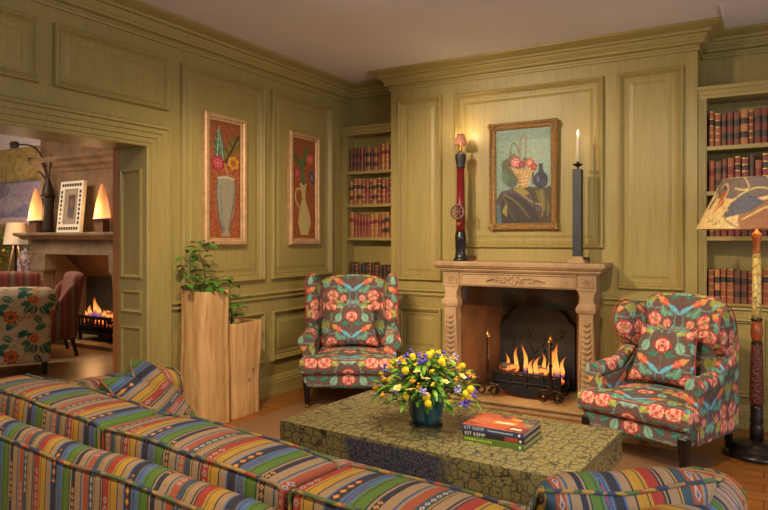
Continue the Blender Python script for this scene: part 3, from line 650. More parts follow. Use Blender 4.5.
def paint_flame(o, h, blue=.12):
    me = o.data; co = np.zeros(len(me.vertices) * 3); me.vertices.foreach_get('co', co); u = np.clip(co.reshape(-1, 3)[:, 2] / h, 0, 1)
    K = np.array([0, blue, blue + .12, .5, .8, 1.0]); cols = lin(np.array([[70, 60, 190], [200, 110, 80], [255, 184, 92], [255, 170, 76], [244, 130, 50], [190, 76, 26]])); al = np.array([.2, .5, .85, .8, .5, .1])
    rgb = np.stack([np.interp(u, K, cols[:, i]) for i in range(3)], 1); a = me.color_attributes.new('Col', 'FLOAT_COLOR', 'POINT'); a.data.foreach_set('color', np.c_[rgb, np.interp(u, K, al)].ravel())
t = thing('fire', 'orange flames burning in the black basket of the main fireplace', 'fire', (GX, GY, GZ + .20))
for i, (x, y, h, w, ln) in enumerate(((-.235, .03, .20, .028, .01), (-.155, .05, .27, .032, .02), (-.075, .07, .30, .032, -.01), (.0, -.02, .17, .036, .03), (.055, -.03, .22, .040, .03), (.115, .03, .25, .030, -.03), (.175, -.01, .32, .048, .03), (.235, .0, .36, .050, -.02), (.27, .05, .22, .03, .02), (.20, -.05, .24, .03, .01))):
    o = obj('flame', flame(h * (.86 if i > 3 else .95), w * .66, ln, i), 'flame', t, smooth=True, loc=(x, y, -.02)); paint_flame(o, h * .9)
# andirons
def scroll(cx, cz, s, r0, turns=1.35, y=0):
    return [(cx + s * (r0 * (1 - .62 * k / 30)) * math.cos(PI * .5 + turns * 2 * PI * k / 30) * -1, y, cz + (r0 * (1 - .62 * k / 30)) * math.sin(PI * .5 + turns * 2 * PI * k / 30)) for k in range(31)]
def andiron(label, x, y):
    t = thing('andiron', label, 'andiron', (x, y, .0735), 0, 'andirons of the main fireplace')
    obj('shaft', MB().lathe([(.018, .12), (.024, .14), (.016, .17), (.012, .30), (.019, .31), (.012, .33), (.011, .44), (.018, .45), (.011, .47), (.010, .50), (.015, .505)], seg=12), 'iron_brown', t, smooth=True)
    obj('finial', MB().lathe([(.009, .505), (.018, .515), (.022, .53), (.015, .548), (.006, .562), (.001, .575)], seg=12), 'brass', t, smooth=True)
    obj('collar', MB().box(-.022, .022, -.02, .02, .10, .145), 'iron_brown', t, bevel=.005)
    for s in (-1, 1): obj('scroll_foot', MB().tube([(s * .012, 0, .11), (s * .022, 0, .105)] + scroll(s * .060, .050, s, .050)[0:], .009, 8), 'iron_brown', t, smooth=True); obj('boss', MB().ball((s * .060, -.004, .050), .013, 9, 7), 'brass', t, smooth=True)
    obj('billet_bar', MB().box(-.01, .01, .02, .30, .02, .035), 'iron_brown', t)
andiron('wrought-iron andiron with scroll feet standing left of the fire basket', -2.115, 5.42); andiron('wrought-iron andiron with scroll feet standing before the right end of the flames', -1.545, 5.39)
# ------------------------------------------------------------------ on the mantel and walls
MZ = 1.2565
t = thing('table_lamp', 'red column lamp with a small pink shade and spoked wheel, left end of the mantel', 'lamp', (-2.395, 5.46, MZ))
obj('base', MB().lathe([(.066, 0), (.066, .018), (.054, .03), (.05, .05), (.046, .10), (.05, .115), (.05, .19), (.056, .20), (.05, .215), (.052, .235), (.044, .25), (.046, .262), (.04, .27)], seg=28), 'lacq_black', t, smooth=True)
obj('column', MB().lathe([(.041, .27), (.041, .40), (.034, .85)], seg=28), 'red', t, smooth=True)
obj('capital', MB().lathe([(.036, .85), (.042, .855), (.038, .87), (.04, .885), (.048, .92), (.052, .96), (.046, .975), (.034, .98), (.034, .99), (.01, .995)], seg=28), 'slate', t, smooth=True)
obj('stem', MB().lathe([(.008, .995), (.016, 1.005), (.009, 1.02), (.014, 1.035), (.006, 1.05), (.006, 1.075)], seg=14), 'brass', t, smooth=True)
M['pinkshade'] = shade_glow('pink_lamp_shade', (196, 128, 98), .20)
sh = MB().grid(lambda u, v: ((.066 - .034 * v) * math.cos(2 * PI * u), (.066 - .034 * v) * math.sin(2 * PI * u), 1.065 + .095 * v), 32, 4, True)
o = obj('lamp_shade', sh, 'pinkshade', t, smooth=True); s = o.modifiers.new('s', 'SOLIDIFY'); s.thickness = .002
wh = MB(); ring = [(.062 * math.cos(2 * PI * k / 32), 0, .062 * math.sin(2 * PI * k / 32)) for k in range(32)]; wh.tube(ring, .010, 8, True)
W = obj('wheel', wh, 'wheel', t, smooth=True, loc=(-.004, -.062, .445)); W['label'] = 'small spoked brown wheel'
sp = MB()
for k in range(8): a = k * PI / 4; sp.tube([(.012 * math.cos(a), 0, .012 * math.sin(a)), (.055 * math.cos(a), 0, .055 * math.sin(a))], .005, 6)
obj('spoke', sp, 'wheel', W); obj('hub', MB().lathe([(.016, -.01), (.018, 0), (.016, .012), (.009, .03)], axis='y', seg=14), 'wheel', W, smooth=True)
obj('plate', MB().box(-.012, .012, -.043, -.039, .33, .35), 'brass', t)
CX, CY = -1.335, 5.46
t = thing('candlestick', 'tall square slate candlestick on a spread foot, right end of the mantel', 'candlestick', (CX, CY, MZ))
obj('foot', MB().loft([[(-a, -a, z), (a, -a, z), (a, a, z), (-a, a, z)] for a, z in ((.075, 0), (.072, .012), (.05, .03), (.042, .05), (.040, .055))]), 'stone', t, bevel=.003)
obj('shaft', MB().loft([[(-a, -a, z), (a, -a, z), (a, a, z), (-a, a, z)] for a, z in ((.037, .055), (.036, .775), (.0345, .78))]), 'slate', t, bevel=.004)
obj('drip_pan', MB().lathe([(.006, .7805), (.008, .80), (.03, .81), (.042, .822), (.040, .825), (.02, .815), (.012, .815), (.013, .84), (.010, .84)], seg=20), 'iron_brown', t, smooth=True)
t = thing('candle', 'ivory taper candle burning in the slate candlestick', 'candle', (CX, CY, MZ + .8405))
obj('taper', MB().lathe([(.0135, 0), (.0125, .20), (.009, .212), (.004, .215)], seg=16), 'wax', t, smooth=True); obj('wick', MB().tube([(0, 0, .214), (.001, 0, .228)], .0012, 6), 'black', t)
o = obj('flame', flame(.048, .0085, 0, 3, .12), m_emit('candle_flame', (255, 206, 120), 9), t, smooth=True, loc=(0, 0, .222))
# still life over the mantel
def picture(name, label, w, h, loc, rz, ras, frame_prof, fmat, tilt=0, res=(90, 140)):
    t = thing(name, label, 'picture', loc); t.rotation_euler = (tilt, 0, rz)
    fr = MB().frame(-w / 2, w / 2, 0, h, frame_prof, lambda a, b, d: (a, -d, b)); i = frame_prof[-1][0]
    F = obj('frame', fr, fmat, t)
    cv = MB().grid(lambda u, v: (-w / 2 + i + u * (w - 2 * i), -.012, i + v * (h - 2 * i)), *res); o = obj('canvas', cv, 'canvas', t)
    paint(o, lambda co, nn: ras.at((co[:, 0] + w / 2 - i) / (w - 2 * i) * ras.w, (co[:, 2] - i) / (h - 2 * i) * ras.h, False)); obj('backing', MB().box(-w / 2 + .01, w / 2 - .01, -.008, 0, .01, h - .01), 'black', t)
    return t, F
def still_life():
    R = Ras(1.0, 1.6, 170, (118, 148, 136)); d = np.clip(1 - np.hypot(R.X - .72, (R.Y - 1.15) * .8) / .75, 0, 1)[..., None]; R.C = R.C * (1 - d * .8) + np.array((170, 188, 164)) * d * .8; R.mask(R.Y > 1.42, (92, 122, 112), .35); R.mask(R.X < .12, (136, 150, 128), .4); R.grain(6, 3)
    for x, y, a, b_, r_, c in ((.26, .86, .15, .26, .2, (58, 66, 44)), (.20, .98, .10, .12, .6, (84, 84, 50)), (.33, 1.02, .14, .14, .3, (96, 70, 40)), (.30, 1.12, .09, .07, .8, (110, 96, 56)), (.16, .80, .07, .12, 0, (88, 110, 92))): R.ell(x, y, a, b_, r_, c, .75)
    R.poly([(0, .40), (.08, .54), (.3, .60), (.6, .62), (.85, .58), (1, .62), (1, 0), (.0, 0)], (66, 52, 30)); R.poly([(.06, .05), (.12, .5), (.3, .58), (.5, .5), (.7, .3), (.8, .02), (.1, 0)], (44, 36, 34))
    R.poly([(.1, .44), (.3, .52), (.55, .4), (.75, .2), (.9, .2), (.6, .5), (.3, .59), (.12, .55)], (84, 66, 78)); R.poly([(.3, .59), (.5, .46), (.62, .5), (.5, .6)], (156, 130, 40)); R.poly([(.1, .2), (.2, .38), (.2, .1)], (146, 128, 40)); R.poly([(.72, .55), (.8, .3), (.95, .1), (.98, .3), (.86, .56)], (112, 98, 42))
    for P, w, c in (([(.15, .5), (.4, .35), (.6, .1)], .03, (112, 94, 40)), ([(.4, .55), (.65, .35), (.85, .3)], .02, (166, 142, 60)), ([(.2, .54), (.45, .42), (.75, .12)], .014, (30, 26, 26)), ([(.62, .58), (.7, .4), (.72, .1)], .02, (40, 34, 26)), ([(.82, .56), (.86, .35), (.84, .1)], .016, (150, 132, 66)), ([(.12, .48), (.2, .3), (.34, .04)], .02, (96, 80, 40)), ([(.9, .5), (.92, .3), (.9, .05)], .02, (44, 38, 30))): R.line(P, w, c)
    R.poly([(0, .0), (.0, .36), (.07, .3), (.1, 0)], (70, 96, 104)); R.grain(7, 2)
    R.poly([(.42, .60), (.40, .76), (.30, .92), (.24, .97), (.5, .90), (.78, .97), (.64, .82), (.58, .60)], (208, 170, 104)); R.poly([(.42, .60), (.40, .76), (.36, .84), (.46, .84), (.47, .60)], (168, 122, 66))
    for k in range(5): R.line([(.44 + k * .03, .61), (.40 + k * .05, .80), (.34 + k * .08, .92)], .010, (150, 104, 54))
    for k in range(3): R.line([(.41, .66 + k * .06), (.59, .67 + k * .06)], .010, (232, 200, 136))
    R.line([(.46, .92), (.44, 1.2), (.45, 1.42), (.50, 1.53), (.56, 1.45), (.55, 1.2), (.53, .92)], .024, (150, 112, 62)); R.line([(.3, .98), (.26, 1.2), (.3, 1.38), (.38, 1.36), (.42, 1.2)], .02, (110, 92, 60))
    R.peony(.36, 1.04, .09, [(196, 70, 90), (232, 160, 160), (206, 90, 100), (240, 190, 180)], 5); R.peony(.62, 1.02, .08, [(190, 76, 56), (226, 126, 96), (240, 170, 130)], 6); R.peony(.48, 1.0, .06, [(134, 30, 42), (190, 70, 60)], 5); R.peony(.70, .95, .06, [(160, 40, 44), (206, 90, 70)], 5); R.ell(.25, 1.0, .04, .03, .4, (70, 84, 44)); R.ell(.54, 1.08, .04, .03, -.4, (84, 90, 50))
    R.ell(.82, .72, .13, .14, 0, (32, 34, 58)); R.poly([(.76, .82), (.79, .92), (.79, 1.0), (.86, 1.0), (.86, .92), (.9, .8)], (36, 36, 60)); R.ell(.77, .74, .03, .06, .2, (92, 96, 132)); R.ell(.86, .68, .05, .05, 0, (60, 50, 84)); R.ell(.68, .76, .022, .12, 0, (110, 60, 44)); R.grain(5, 2); return R
FP_ = [(0, 0), (0, .03), (.010, .045), (.022, .048), (.03, .036), (.042, .030), (.05, .034), (.062, .022), (.064, .012)]
t, F = picture('painting', 'carved gilt-framed still life of flower basket and dark bottle above the mantel', .630, .97, (-1.858, YB - .009, 1.535), 0, still_life(), FP_, 'giltwood', .02, (100, 150))
cn = MB(); rr = random.Random(5)
for x in (-.288, .288):
    for z in (.03, .94):
        for k in range(9): cn.ball((x + rr.uniform(-.022, .022), -.044, z + rr.uniform(-.022, .022)), rr.uniform(.012, .018), 7, 5)
for k in range(44):
    a = -.288 + k * .0134
    for z in (.016, .954): cn.ball((a, -.044, z), .010, 6, 4)
for k in range(64):
    for x in (-.299, .299): cn.ball((x, -.044, .03 + k * .0144), .010, 6, 4)
obj('carving', cn, 'giltwood', F, smooth=True); obj('plaque', MB().box(-.05, .05, -.037, -.03, .026, .044), 'brass', t, bevel=.002)
def vase_art(k):
    R = Ras(1.0, 3.1 if k == 0 else 3.2, 110, (150, 78, 40)); R.grain(15, 3); R.mask(R.Y > 2.4, (124, 74, 44), .3)
    if k == 0:
        R.poly([(.28, 1.6), (.22, 1.2), (.32, .5), (.45, .2), (.38, .05), (.68, .05), (.62, .2), (.78, .6), (.86, 1.2), (.80, 1.6), (.55, 1.66)], (150, 140, 116)); R.line([(.28, 1.6), (.22, 1.2), (.32, .5), (.45, .2)], .05, (96, 100, 100)); R.line([(.84, 1.5), (.84, 1.2), (.7, .5), (.62, .2)], .05, (100, 100, 100)); R.line([(.36, 1.4), (.4, .6), (.5, .2)], .03, (110, 108, 110)); R.line([(.28, 1.6), (.55, 1.66), (.8, 1.6)], .05, (190, 180, 150))
        R.leaf(.25, 2.05, .95, .22, 1.5, (34, 100, 82), (190, 170, 130)); R.leaf(.48, 2.0, .8, .16, 1.75, (60, 110, 90), (190, 170, 130)); R.leaf(.5, 2.0, .95, .42, 1.05, (120, 96, 40), (60, 44, 26)); R.peony(.28, 2.0, .2, [(150, 40, 60), (196, 90, 100), (150, 40, 60)], 7, 0, (210, 150, 60)); R.peony(.78, 2.05, .18, [(200, 140, 40), (160, 90, 40)], 6)
        R.line([(.5, 2.0), (.6, 1.7)], .03, (190, 160, 100))
    else:
        R.poly([(.34, 1.75), (.42, 1.3), (.28, .8), (.24, .5), (.36, .1), (.68, .1), (.82, .5), (.76, .8), (.56, 1.3), (.60, 1.75)], (190, 168, 110)); R.line([(.34, 1.6), (.14, 1.6), (.12, 1.2), (.3, 1.0)], .05, (190, 168, 110)); R.line([(.34, 1.75), (.47, 1.80), (.6, 1.75)], .06, (200, 180, 130))
        R.line([(.48, 1.8), (.4, 2.3), (.62, 2.9)], .16, (84, 110, 60)); R.leaf(.45, 2.3, .6, .2, 2.4, (90, 100, 50), (60, 60, 30)); R.leaf(.5, 2.4, .6, .2, .8, (70, 110, 70), (60, 60, 30)); R.peony(.78, 2.6, .2, [(180, 80, 60), (206, 120, 90)], 6); R.peony(.2, 2.1, .16, [(170, 60, 60), (200, 100, 90)], 6); R.ell(.86, 2.0, .11, .22, .2, (54, 70, 110)); R.ell(.86, 2.0, .05, .12, .2, (170, 110, 60))
    R.grain(7, 2); return R
FV = [(0, 0), (0, .035), (.012, .045), (.035, .045), (.045, .034), (.06, .030), (.066, .016)]
picture('painting', 'narrow pale-framed painting of a pale urn with one pink flower, nearer the doorway', .495, 1.10, (XL + .010, 4.025, 1.40), PI / 2, vase_art(0), FV, 'giltpale', .0, (60, 130))
picture('painting', 'narrow pale-framed painting of a slim cream jug, nearer the corner alcove', .49, 1.10, (XL + .010, 5.115, 1.40), PI / 2, vase_art(1), FV, 'giltpale', .0, (60, 130))

# ------------------------------------------------------------------ rug, planters
tag(obj('rug', mbx(-3.545, -.28, 1.1, 4.83, .0005, .006), 'rug', bevel=.002), 'flat brown woven rug under the coffee table', 'rug')
def trunk(name, label, x0, x1, y0, y1, h, seed, taper):
    t = thing(name, label, 'planter', ((x0 + x1) / 2, (y0 + y1) / 2, 0)); rr = np.random.default_rng(seed); hx, hy = (x1 - x0) / 2, (y1 - y0) / 2; base = []
    for i in range(64):
        a = 2 * PI * i / 64 + .01; c_, s_ = math.cos(a), math.sin(a); k = (abs(c_) ** 7 + abs(s_) ** 7) ** (-1 / 7); base.append((c_ * k, s_ * k))
    ph = rr.uniform(0, 6, 6); secs = []
    def P(i, u, sc=1.0):
        x, y = base[i]; tp = 1 + taper * (u - .5); w1 = 1 + .035 * math.sin(ph[0] + u * 7) + .02 * math.sin(ph[1] + u * 15); w2 = 1 + .03 * math.sin(ph[2] + u * 6 + 1); gr = 1 - .10 * math.exp(-((i - 5.5) / .8) ** 2) - .06 * math.exp(-((i - 42) / .7) ** 2)
        return (max(-hx, min(hx, x * hx * .965 * tp * w1 * sc * gr)), max(-hy, min(hy, y * hy * .965 * tp * w2 * sc * gr)))
    for k in range(25): u = k / 24; secs.append([(*P(i, u), u * h) for i in range(64)])
    for sc, z in ((.80, h), (.79, h - .05)): secs.append([(*P(i, 1, sc), z) for i in range(64)])
    obj('trunk', MB().loft(secs), 'oak', t, smooth=False, bevel=.004); obj('soil', MB().box(-hx * .7, hx * .7, -hy * .7, hy * .7, h - .0495, h - .03), 'soil', t); return t
trunk('wooden_planter', 'tall squared oak trunk planter against the panelled wall', XL + .032, -3.645, 3.50, 3.82, 1.05, 3, -.03)
trunk('wooden_planter', 'shorter squared oak trunk planter beside the tall one', XL + .032, -3.655, 3.835, 4.20, .77, 8, .12)
def leaf_blade(mb, base, d, L, W, up=Vector((0, 0, 1)), fold=.25, droop=.2):
    d = Vector(d).normalized(); s = d.cross(up); s = s.normalized() if s.length > .05 else Vector((1, 0, 0)); n = s.cross(d); rows = []
    for k in range(6):
        u = k / 5; w = W * .5 * math.sin(PI * (u * .94 + .05)) ** .8; p = Vector(base) + d * L * u - up * droop * L * u * u; rows.append([p - s * w + n * fold * w, p, p + s * w + n * fold * w])
    return mb.loft(rows, False, False)
def plant(name, label, loc, stems, seed):
    t = thing(name, label, 'plant', loc); rr = random.Random(seed); sm = MB(); lf = MB()
    for path, nl, Lm in stems:
        P = smooth_poly(path, 24, 2, False); sm.tube([tuple(p) for p in P], [.006 - .004 * k / 23 for k in range(24)], 6)
        for k in range(nl):
            p = P[int(5 + 18 * (k + .5) / nl)]; a = k * 2.4 + rr.uniform(-.4, .4); d = Vector((math.cos(a), math.sin(a), rr.uniform(-.2, .5)))
            q = Vector(p) + d * .03; sm.tube([tuple(p), tuple(q)], .0016, 5); sz = Lm * rr.uniform(.7, 1.2); leaf_blade(lf, q, d, sz, sz * .78, fold=.3, droop=.35)
    obj('stem', sm, 'stem', t, smooth=True); o = obj('foliage', lf, 'leaf', t, smooth=True); return t
plant('potted_plant', 'trailing round-leaved green plant in the tall oak planter', (-3.79, 3.66, 1.022), [([(0, 0, 0), (.0, .02, .12), (-.02, .0, .24), (-.01, -.05, .34), (.06, -.08, .38)], 15, .085), ([(0, 0, 0), (-.02, -.1, .12), (-.03, -.14, .28), (.02, -.10, .38), (.02, .06, .40)], 16, .085), ([(0, 0, 0), (.06, .06, .06), (.06, .14, .12), (.05, .18, .16)], 10, .08), ([(0, 0, 0), (.04, -.1, .05), (.02, -.18, .09), (-.01, -.24, .10)], 7, .07), ([(.02, .02, 0), (.05, .04, .04), (.09, .02, .05)], 6, .09), ([(0, .0, 0), (.07, -.07, .03), (.09, -.10, .03)], 4, .085)], 2)
plant('potted_plant', 'slim young green plant in the shorter oak planter', (-3.81, 3.98, .742), [([(0, 0, 0), (.02, -.02, .16), (.03, -.05, .28), (.04, -.05, .36)], 13, .085), ([(0, 0, 0), (.04, .02, .12), (.06, .06, .2), (.06, .10, .24)], 9, .08), ([(0, 0, 0), (.05, -.04, .07), (.07, -.06, .12)], 5, .07)], 5)

# ------------------------------------------------------------------ coffee table, vase, books
TZ, TA = .48, math.radians(-3.5)
t = thing('coffee_table', 'low rectangular lacquer coffee table with gilded snakeskin pattern and worn front edge', 'coffee table', (-1.432, 3.08, .0065), TA)
tb = rbox((-.788, .788), (-.42, .42), (.325, TZ - .0065), .006, 60, 30, 8)
def tuv(co, nn):
    k = np.abs(nn).argmax(1); return np.stack([np.where(k == 0, co[:, 1], co[:, 0]), np.where(k == 2, co[:, 1], np.where(k == 1, -.425 + (co[:, 2] - .47), co[:, 2] - .2))], 1)
o = obj('top_slab', tb, 'table', t, uv=tuv); me = o.data; co = np.zeros(len(me.vertices) * 3); me.vertices.foreach_get('co', co); co = co.reshape(-1, 3)
wr = np.exp(-((co[:, 0] + .06) / .42) ** 2) * np.clip((-.40 - co[:, 1]) / .02, 0, 1) * .75 * np.clip((.47 - co[:, 2]) / .01, .0, 1) + .75 * np.exp(-((co[:, 0] + .03) / .25) ** 2 - ((co[:, 1] + .05) / .12) ** 2) * .2  # front-edge wear, plus a faint vase shadow painted into the top
at = me.attributes.new('wear_shadow', 'FLOAT', 'POINT'); at.data.foreach_set('value', wr)
obj('plinth', MB().box(-.60, .60, -.28, .28, 0, .3245), 'floor', t, bevel=.01)
VX, VY = -1.535, 3.05
t = thing('vase', 'teal-glazed ceramic pot holding the mixed bouquet', 'vase', (VX, VY, TZ + .0005))
obj('pot', MB().lathe([(.058, 0), (.070, .006), (.082, .04), (.094, .10), (.099, .15), (.098, .172), (.092, .176), (.088, .165), (.084, .10), (.05, .02)], seg=40), 'glaze', t, smooth=True); obj('foot_saucer', MB().lathe([(.086, 0), (.090, .006), (.078, .010), (.06, .006)], seg=36), 'lacq_black', t, smooth=True)
t = thing('bouquet', 'dense bouquet of yellow, orange and violet flowers in the teal pot', 'flowers', (VX, VY, TZ + .16)); rr = random.Random(21)
fl, fd, stm = MB(), MB(), MB()
def dome(a, e, r): return Vector((r * math.cos(a) * math.cos(e), r * math.sin(a) * math.cos(e), .02 + r * .78 * math.sin(e)))
for k in range(520):
    a, e = rr.uniform(0, 2 * PI), rr.uniform(-.42, 1.5); r = rr.uniform(.10, .235); p = dome(a, e, r); d = Vector((math.cos(a), math.sin(a), rr.uniform(-.5, .9))); leaf_blade(fl if k % 3 else fd, p, d, rr.uniform(.04, .105), rr.uniform(.014, .034), droop=.3)
for k in range(46):
    a, e = rr.uniform(0, 2 * PI), rr.uniform(-.3, 1.4); p = dome(a, e, .24); stm.tube([(0, 0, -.05), tuple(p * .5 + Vector((0, 0, .04))), tuple(p)], [.003, .0025, .0015], 5)
obj('foliage', fl, 'leaf2', t, smooth=True); obj('dark_foliage', fd, 'leafd', t, smooth=True); obj('stem', stm, 'stem', t, smooth=True)
def pompon(r):
    mb = MB()
    for k in range(46):
        z = 1 - 2 * (k + .5) / 46; a = k * 2.39996; q = math.sqrt(1 - z * z); mb.ball((r * .72 * q * math.cos(a), r * .72 * q * math.sin(a), r * .72 * z), r * .3, 5, 4)
    return mb
def cluster(r, n, br, seed):
    mb = MB(); q = random.Random(seed)
    for k in range(n): d = Vector((q.gauss(0, 1), q.gauss(0, 1), q.gauss(0, 1))).normalized() * r * q.uniform(.3, 1); mb.ball(tuple(d), br * q.uniform(.8, 1.2), 6, 4, (1, 1, .8))
    return mb
def floret(r):
    mb = MB()
    for k in range(5): a = k * 2 * PI / 5; leaf_blade(mb, (0, 0, 0), (math.cos(a), math.sin(a), .5), r, r * .8, droop=.2)
    mb.ball((0, 0, .004), r * .25, 6, 4); return mb
kinds = [('yellow_bloom', pompon(.0185), 'yel', 12), ('orange_bloom', cluster(.015, 8, .0075, 1), 'ora', 20), ('apricot_bloom', floret(.026), 'apric', 13), ('violet_bloom', cluster(.03, 16, .0095, 2), 'pur', 10), ('lilac_bloom', cluster(.024, 11, .008, 3), 'lil', 5), ('small_yellow_bloom', cluster(.012, 6, .007, 6), 'yel', 16)]
cam_a = math.atan2(-VY, -VX); used = []
for nm, mb, mt, n in kinds:
    pr = obj(nm, mb, mt, t, smooth=True)
    for k in range(n):
        for _ in range(60):
            a = cam_a + rr.uniform(-1.7, 1.7) if k % 4 else rr.uniform(0, 2 * PI); e = rr.uniform(-.08, 1.45); p = dome(a, e, rr.uniform(.232, .272))
            if all((p - q).length > .036 for q in used): break
        used.append(p); o = pr if k == 0 else pr.copy()
        if k: COL.objects.link(o); o.parent = t
        o.location = p; o.rotation_euler = (rr.uniform(-.5, .5), rr.uniform(-.5, .5), rr.uniform(0, 6)); s = rr.uniform(.85, 1.2); o.scale = (s, s, s)
for nm, x, y, z in (('yellow_bloom', .27, -.10, .05), ('yellow_bloom', .295, -.10, .075), ('yellow_bloom', .265, -.08, .03)):
    o = bpy.data.objects[nm].copy(); COL.objects.link(o); o.parent = t; o.location = (x, y, z)
def text_part(txt, size, mat, parent, loc, rot, name='spine_title', depth=.0004):
    cu = bpy.data.curves.new('t', 'FONT'); cu.body = txt; cu.size = size; cu.extrude = depth; cu.space_character = 1.08; ob = bpy.data.objects.new('t', cu); COL.objects.link(ob); bpy.context.view_layer.update()
    me = bpy.data.meshes.new_from_object(ob.evaluated_get(bpy.context.evaluated_depsgraph_get())); bpy.data.objects.remove(ob); me.materials.clear(); me.materials.append(M[mat])
    o = bpy.data.objects.new(name, me); COL.objects.link(o); o.parent = parent; o.location = loc; o.rotation_euler = rot; return o
M['navyc'] = m_plain('navy_cloth', (50, 66, 104), .6, var=.1); M['darkc'] = m_plain('dark_cover', (46, 36, 38), .5, var=.2); M['greenc'] = m_plain('green_cover', (84, 112, 44), .55, var=.15); M['paleink'] = m_plain('pale_ink', (200, 206, 214), .6, var=.05); M['whiteink'] = m_plain('white_ink', (232, 226, 214), .6, var=.05); M['limeink'] = m_plain('lime_ink', (178, 196, 60), .6, var=.1); M['rustc'] = m_plain('rust_photo', (140, 62, 44), .5, var=.3, scale=40)
def cover_art():
    R = Ras(1.3, 1.0, 120, (172, 84, 54)); R.grain(6, 4); R.poly([(.5, .35), (.98, .4), (1.0, .62), (.45, .6)], (206, 120, 50)); R.poly([(.55, .42), (.95, .45), (.9, .55), (.55, .52)], (226, 206, 168)); R.poly([(.9, .05), (1.3, .02), (1.3, .35), (.95, .3)], (110, 50, 50)); R.poly([(.95, .15), (1.2, .12), (1.2, .24), (1.0, .25)], (226, 196, 160)); R.poly([(.9, .7), (1.3, .66), (1.3, 1), (.8, 1)], (96, 70, 54)); R.poly([(1.0, .75), (1.1, .74), (1.1, .84), (1.02, .84)], (70, 130, 84)); R.poly([(1.12, .5), (1.28, .5), (1.28, .62), (1.15, .62)], (74, 150, 120)); R.poly([(.75, .75), (.98, .72), (.98, .86), (.8, .88)], (226, 140, 60)); R.ell(1.2, .85, .05, .05, 0, (60, 80, 120)); R.poly([(.5, .85), (.7, .83), (.7, .95), (.5, .98)], (72, 60, 58))
    for k in range(3): R.line([(.1, .30 + k * .14), (.42, .32 + k * .14)], .05, (206, 140, 110), .6, 0)
    R.grain(16, 2); return R
CA = cover_art()
def art_book(label, z, h, cover, dx, dy, rz, title, ink, extra):
    W, D = .312, .245
    t = thing('art_book', label, 'book', (-1.103 + dx, 3.012 + dy, z), rz, 'stacked art books on the coffee table')
    obj('cover', MB().box(-W / 2, W / 2, -D / 2, D / 2, 0, .003).box(-W / 2, W / 2, -D / 2, -D / 2 + .003, .003, h - .003).box(-W / 2, W / 2, -D / 2, D / 2, h - .003, h - .0004), cover, t)
    obj('page_block', MB().box(-W / 2 + .003, W / 2 - .004, -D / 2 + .0032, D / 2 - .005, .0031, h - .0031), 'paper', t)
    if extra == 'art': o = obj('cover_picture', MB().grid(lambda u, v: ((u - .5) * W, (v - .5) * D, h + .0001), 70, 54), 'canvas', t); paint(o, lambda co, nn: CA.at((co[:, 0] / W + .5) * 1.3, co[:, 1] / D + .5, False))
    if title: text_part(title, h * .95, ink, t, (-W / 2 + .012, -D / 2 - .0002, h * .17), (PI / 2, 0, 0))
    return t, W, D
z0 = TZ + .0008
b3 = art_book('green-spined art book at the bottom of the stack on the coffee table', z0, .0245, 'greenc', .006, -.006, -.045, '', 'limeink', '')
b2 = art_book('dark-spined art book in the middle of the stack on the coffee table', z0 + .0248, .0245, 'darkc', .002, .0, -.02, 'KIT KEMP', 'whiteink', '')
b1 = art_book('blue-spined art book with an orange cover topping the stack on the coffee table', z0 + .0496, .0245, 'navyc', -.004, .006, -.03, 'KIT KEMP', 'paleink', 'art')
for (t, W, D), lab in ((b3, 'g'), (b2, 'd'), (b1, 'n')):
    obj('colophon', MB().lathe([(.006, -.0006), (.006, .0004)], (W / 2 - .02, -D / 2, .0115), 14, 'y'), 'whiteink', t)
t, W, D = b3
bl = MB(); rr = random.Random(3)
for k in range(12): bl.box(-W / 2 + .012 + k * .012, -W / 2 + .0205 + k * .012, -D / 2 - .0005, -D / 2, .007, .007 + rr.uniform(.007, .011))
obj('spine_lettering', bl, 'limeink', t)
t, W, D = b2; obj('spine_picture', MB().box(.06, .125, -D / 2 - .0005, -D / 2, .001, .0235), 'rustc', t)
t, W, D = b1
bl = MB()
for k in range(15): bl.box(-.02 + k * .0085, -.0145 + k * .0085, -D / 2 - .0005, -D / 2, .0085, .014)
obj('spine_lettering', bl, 'paleink', t)
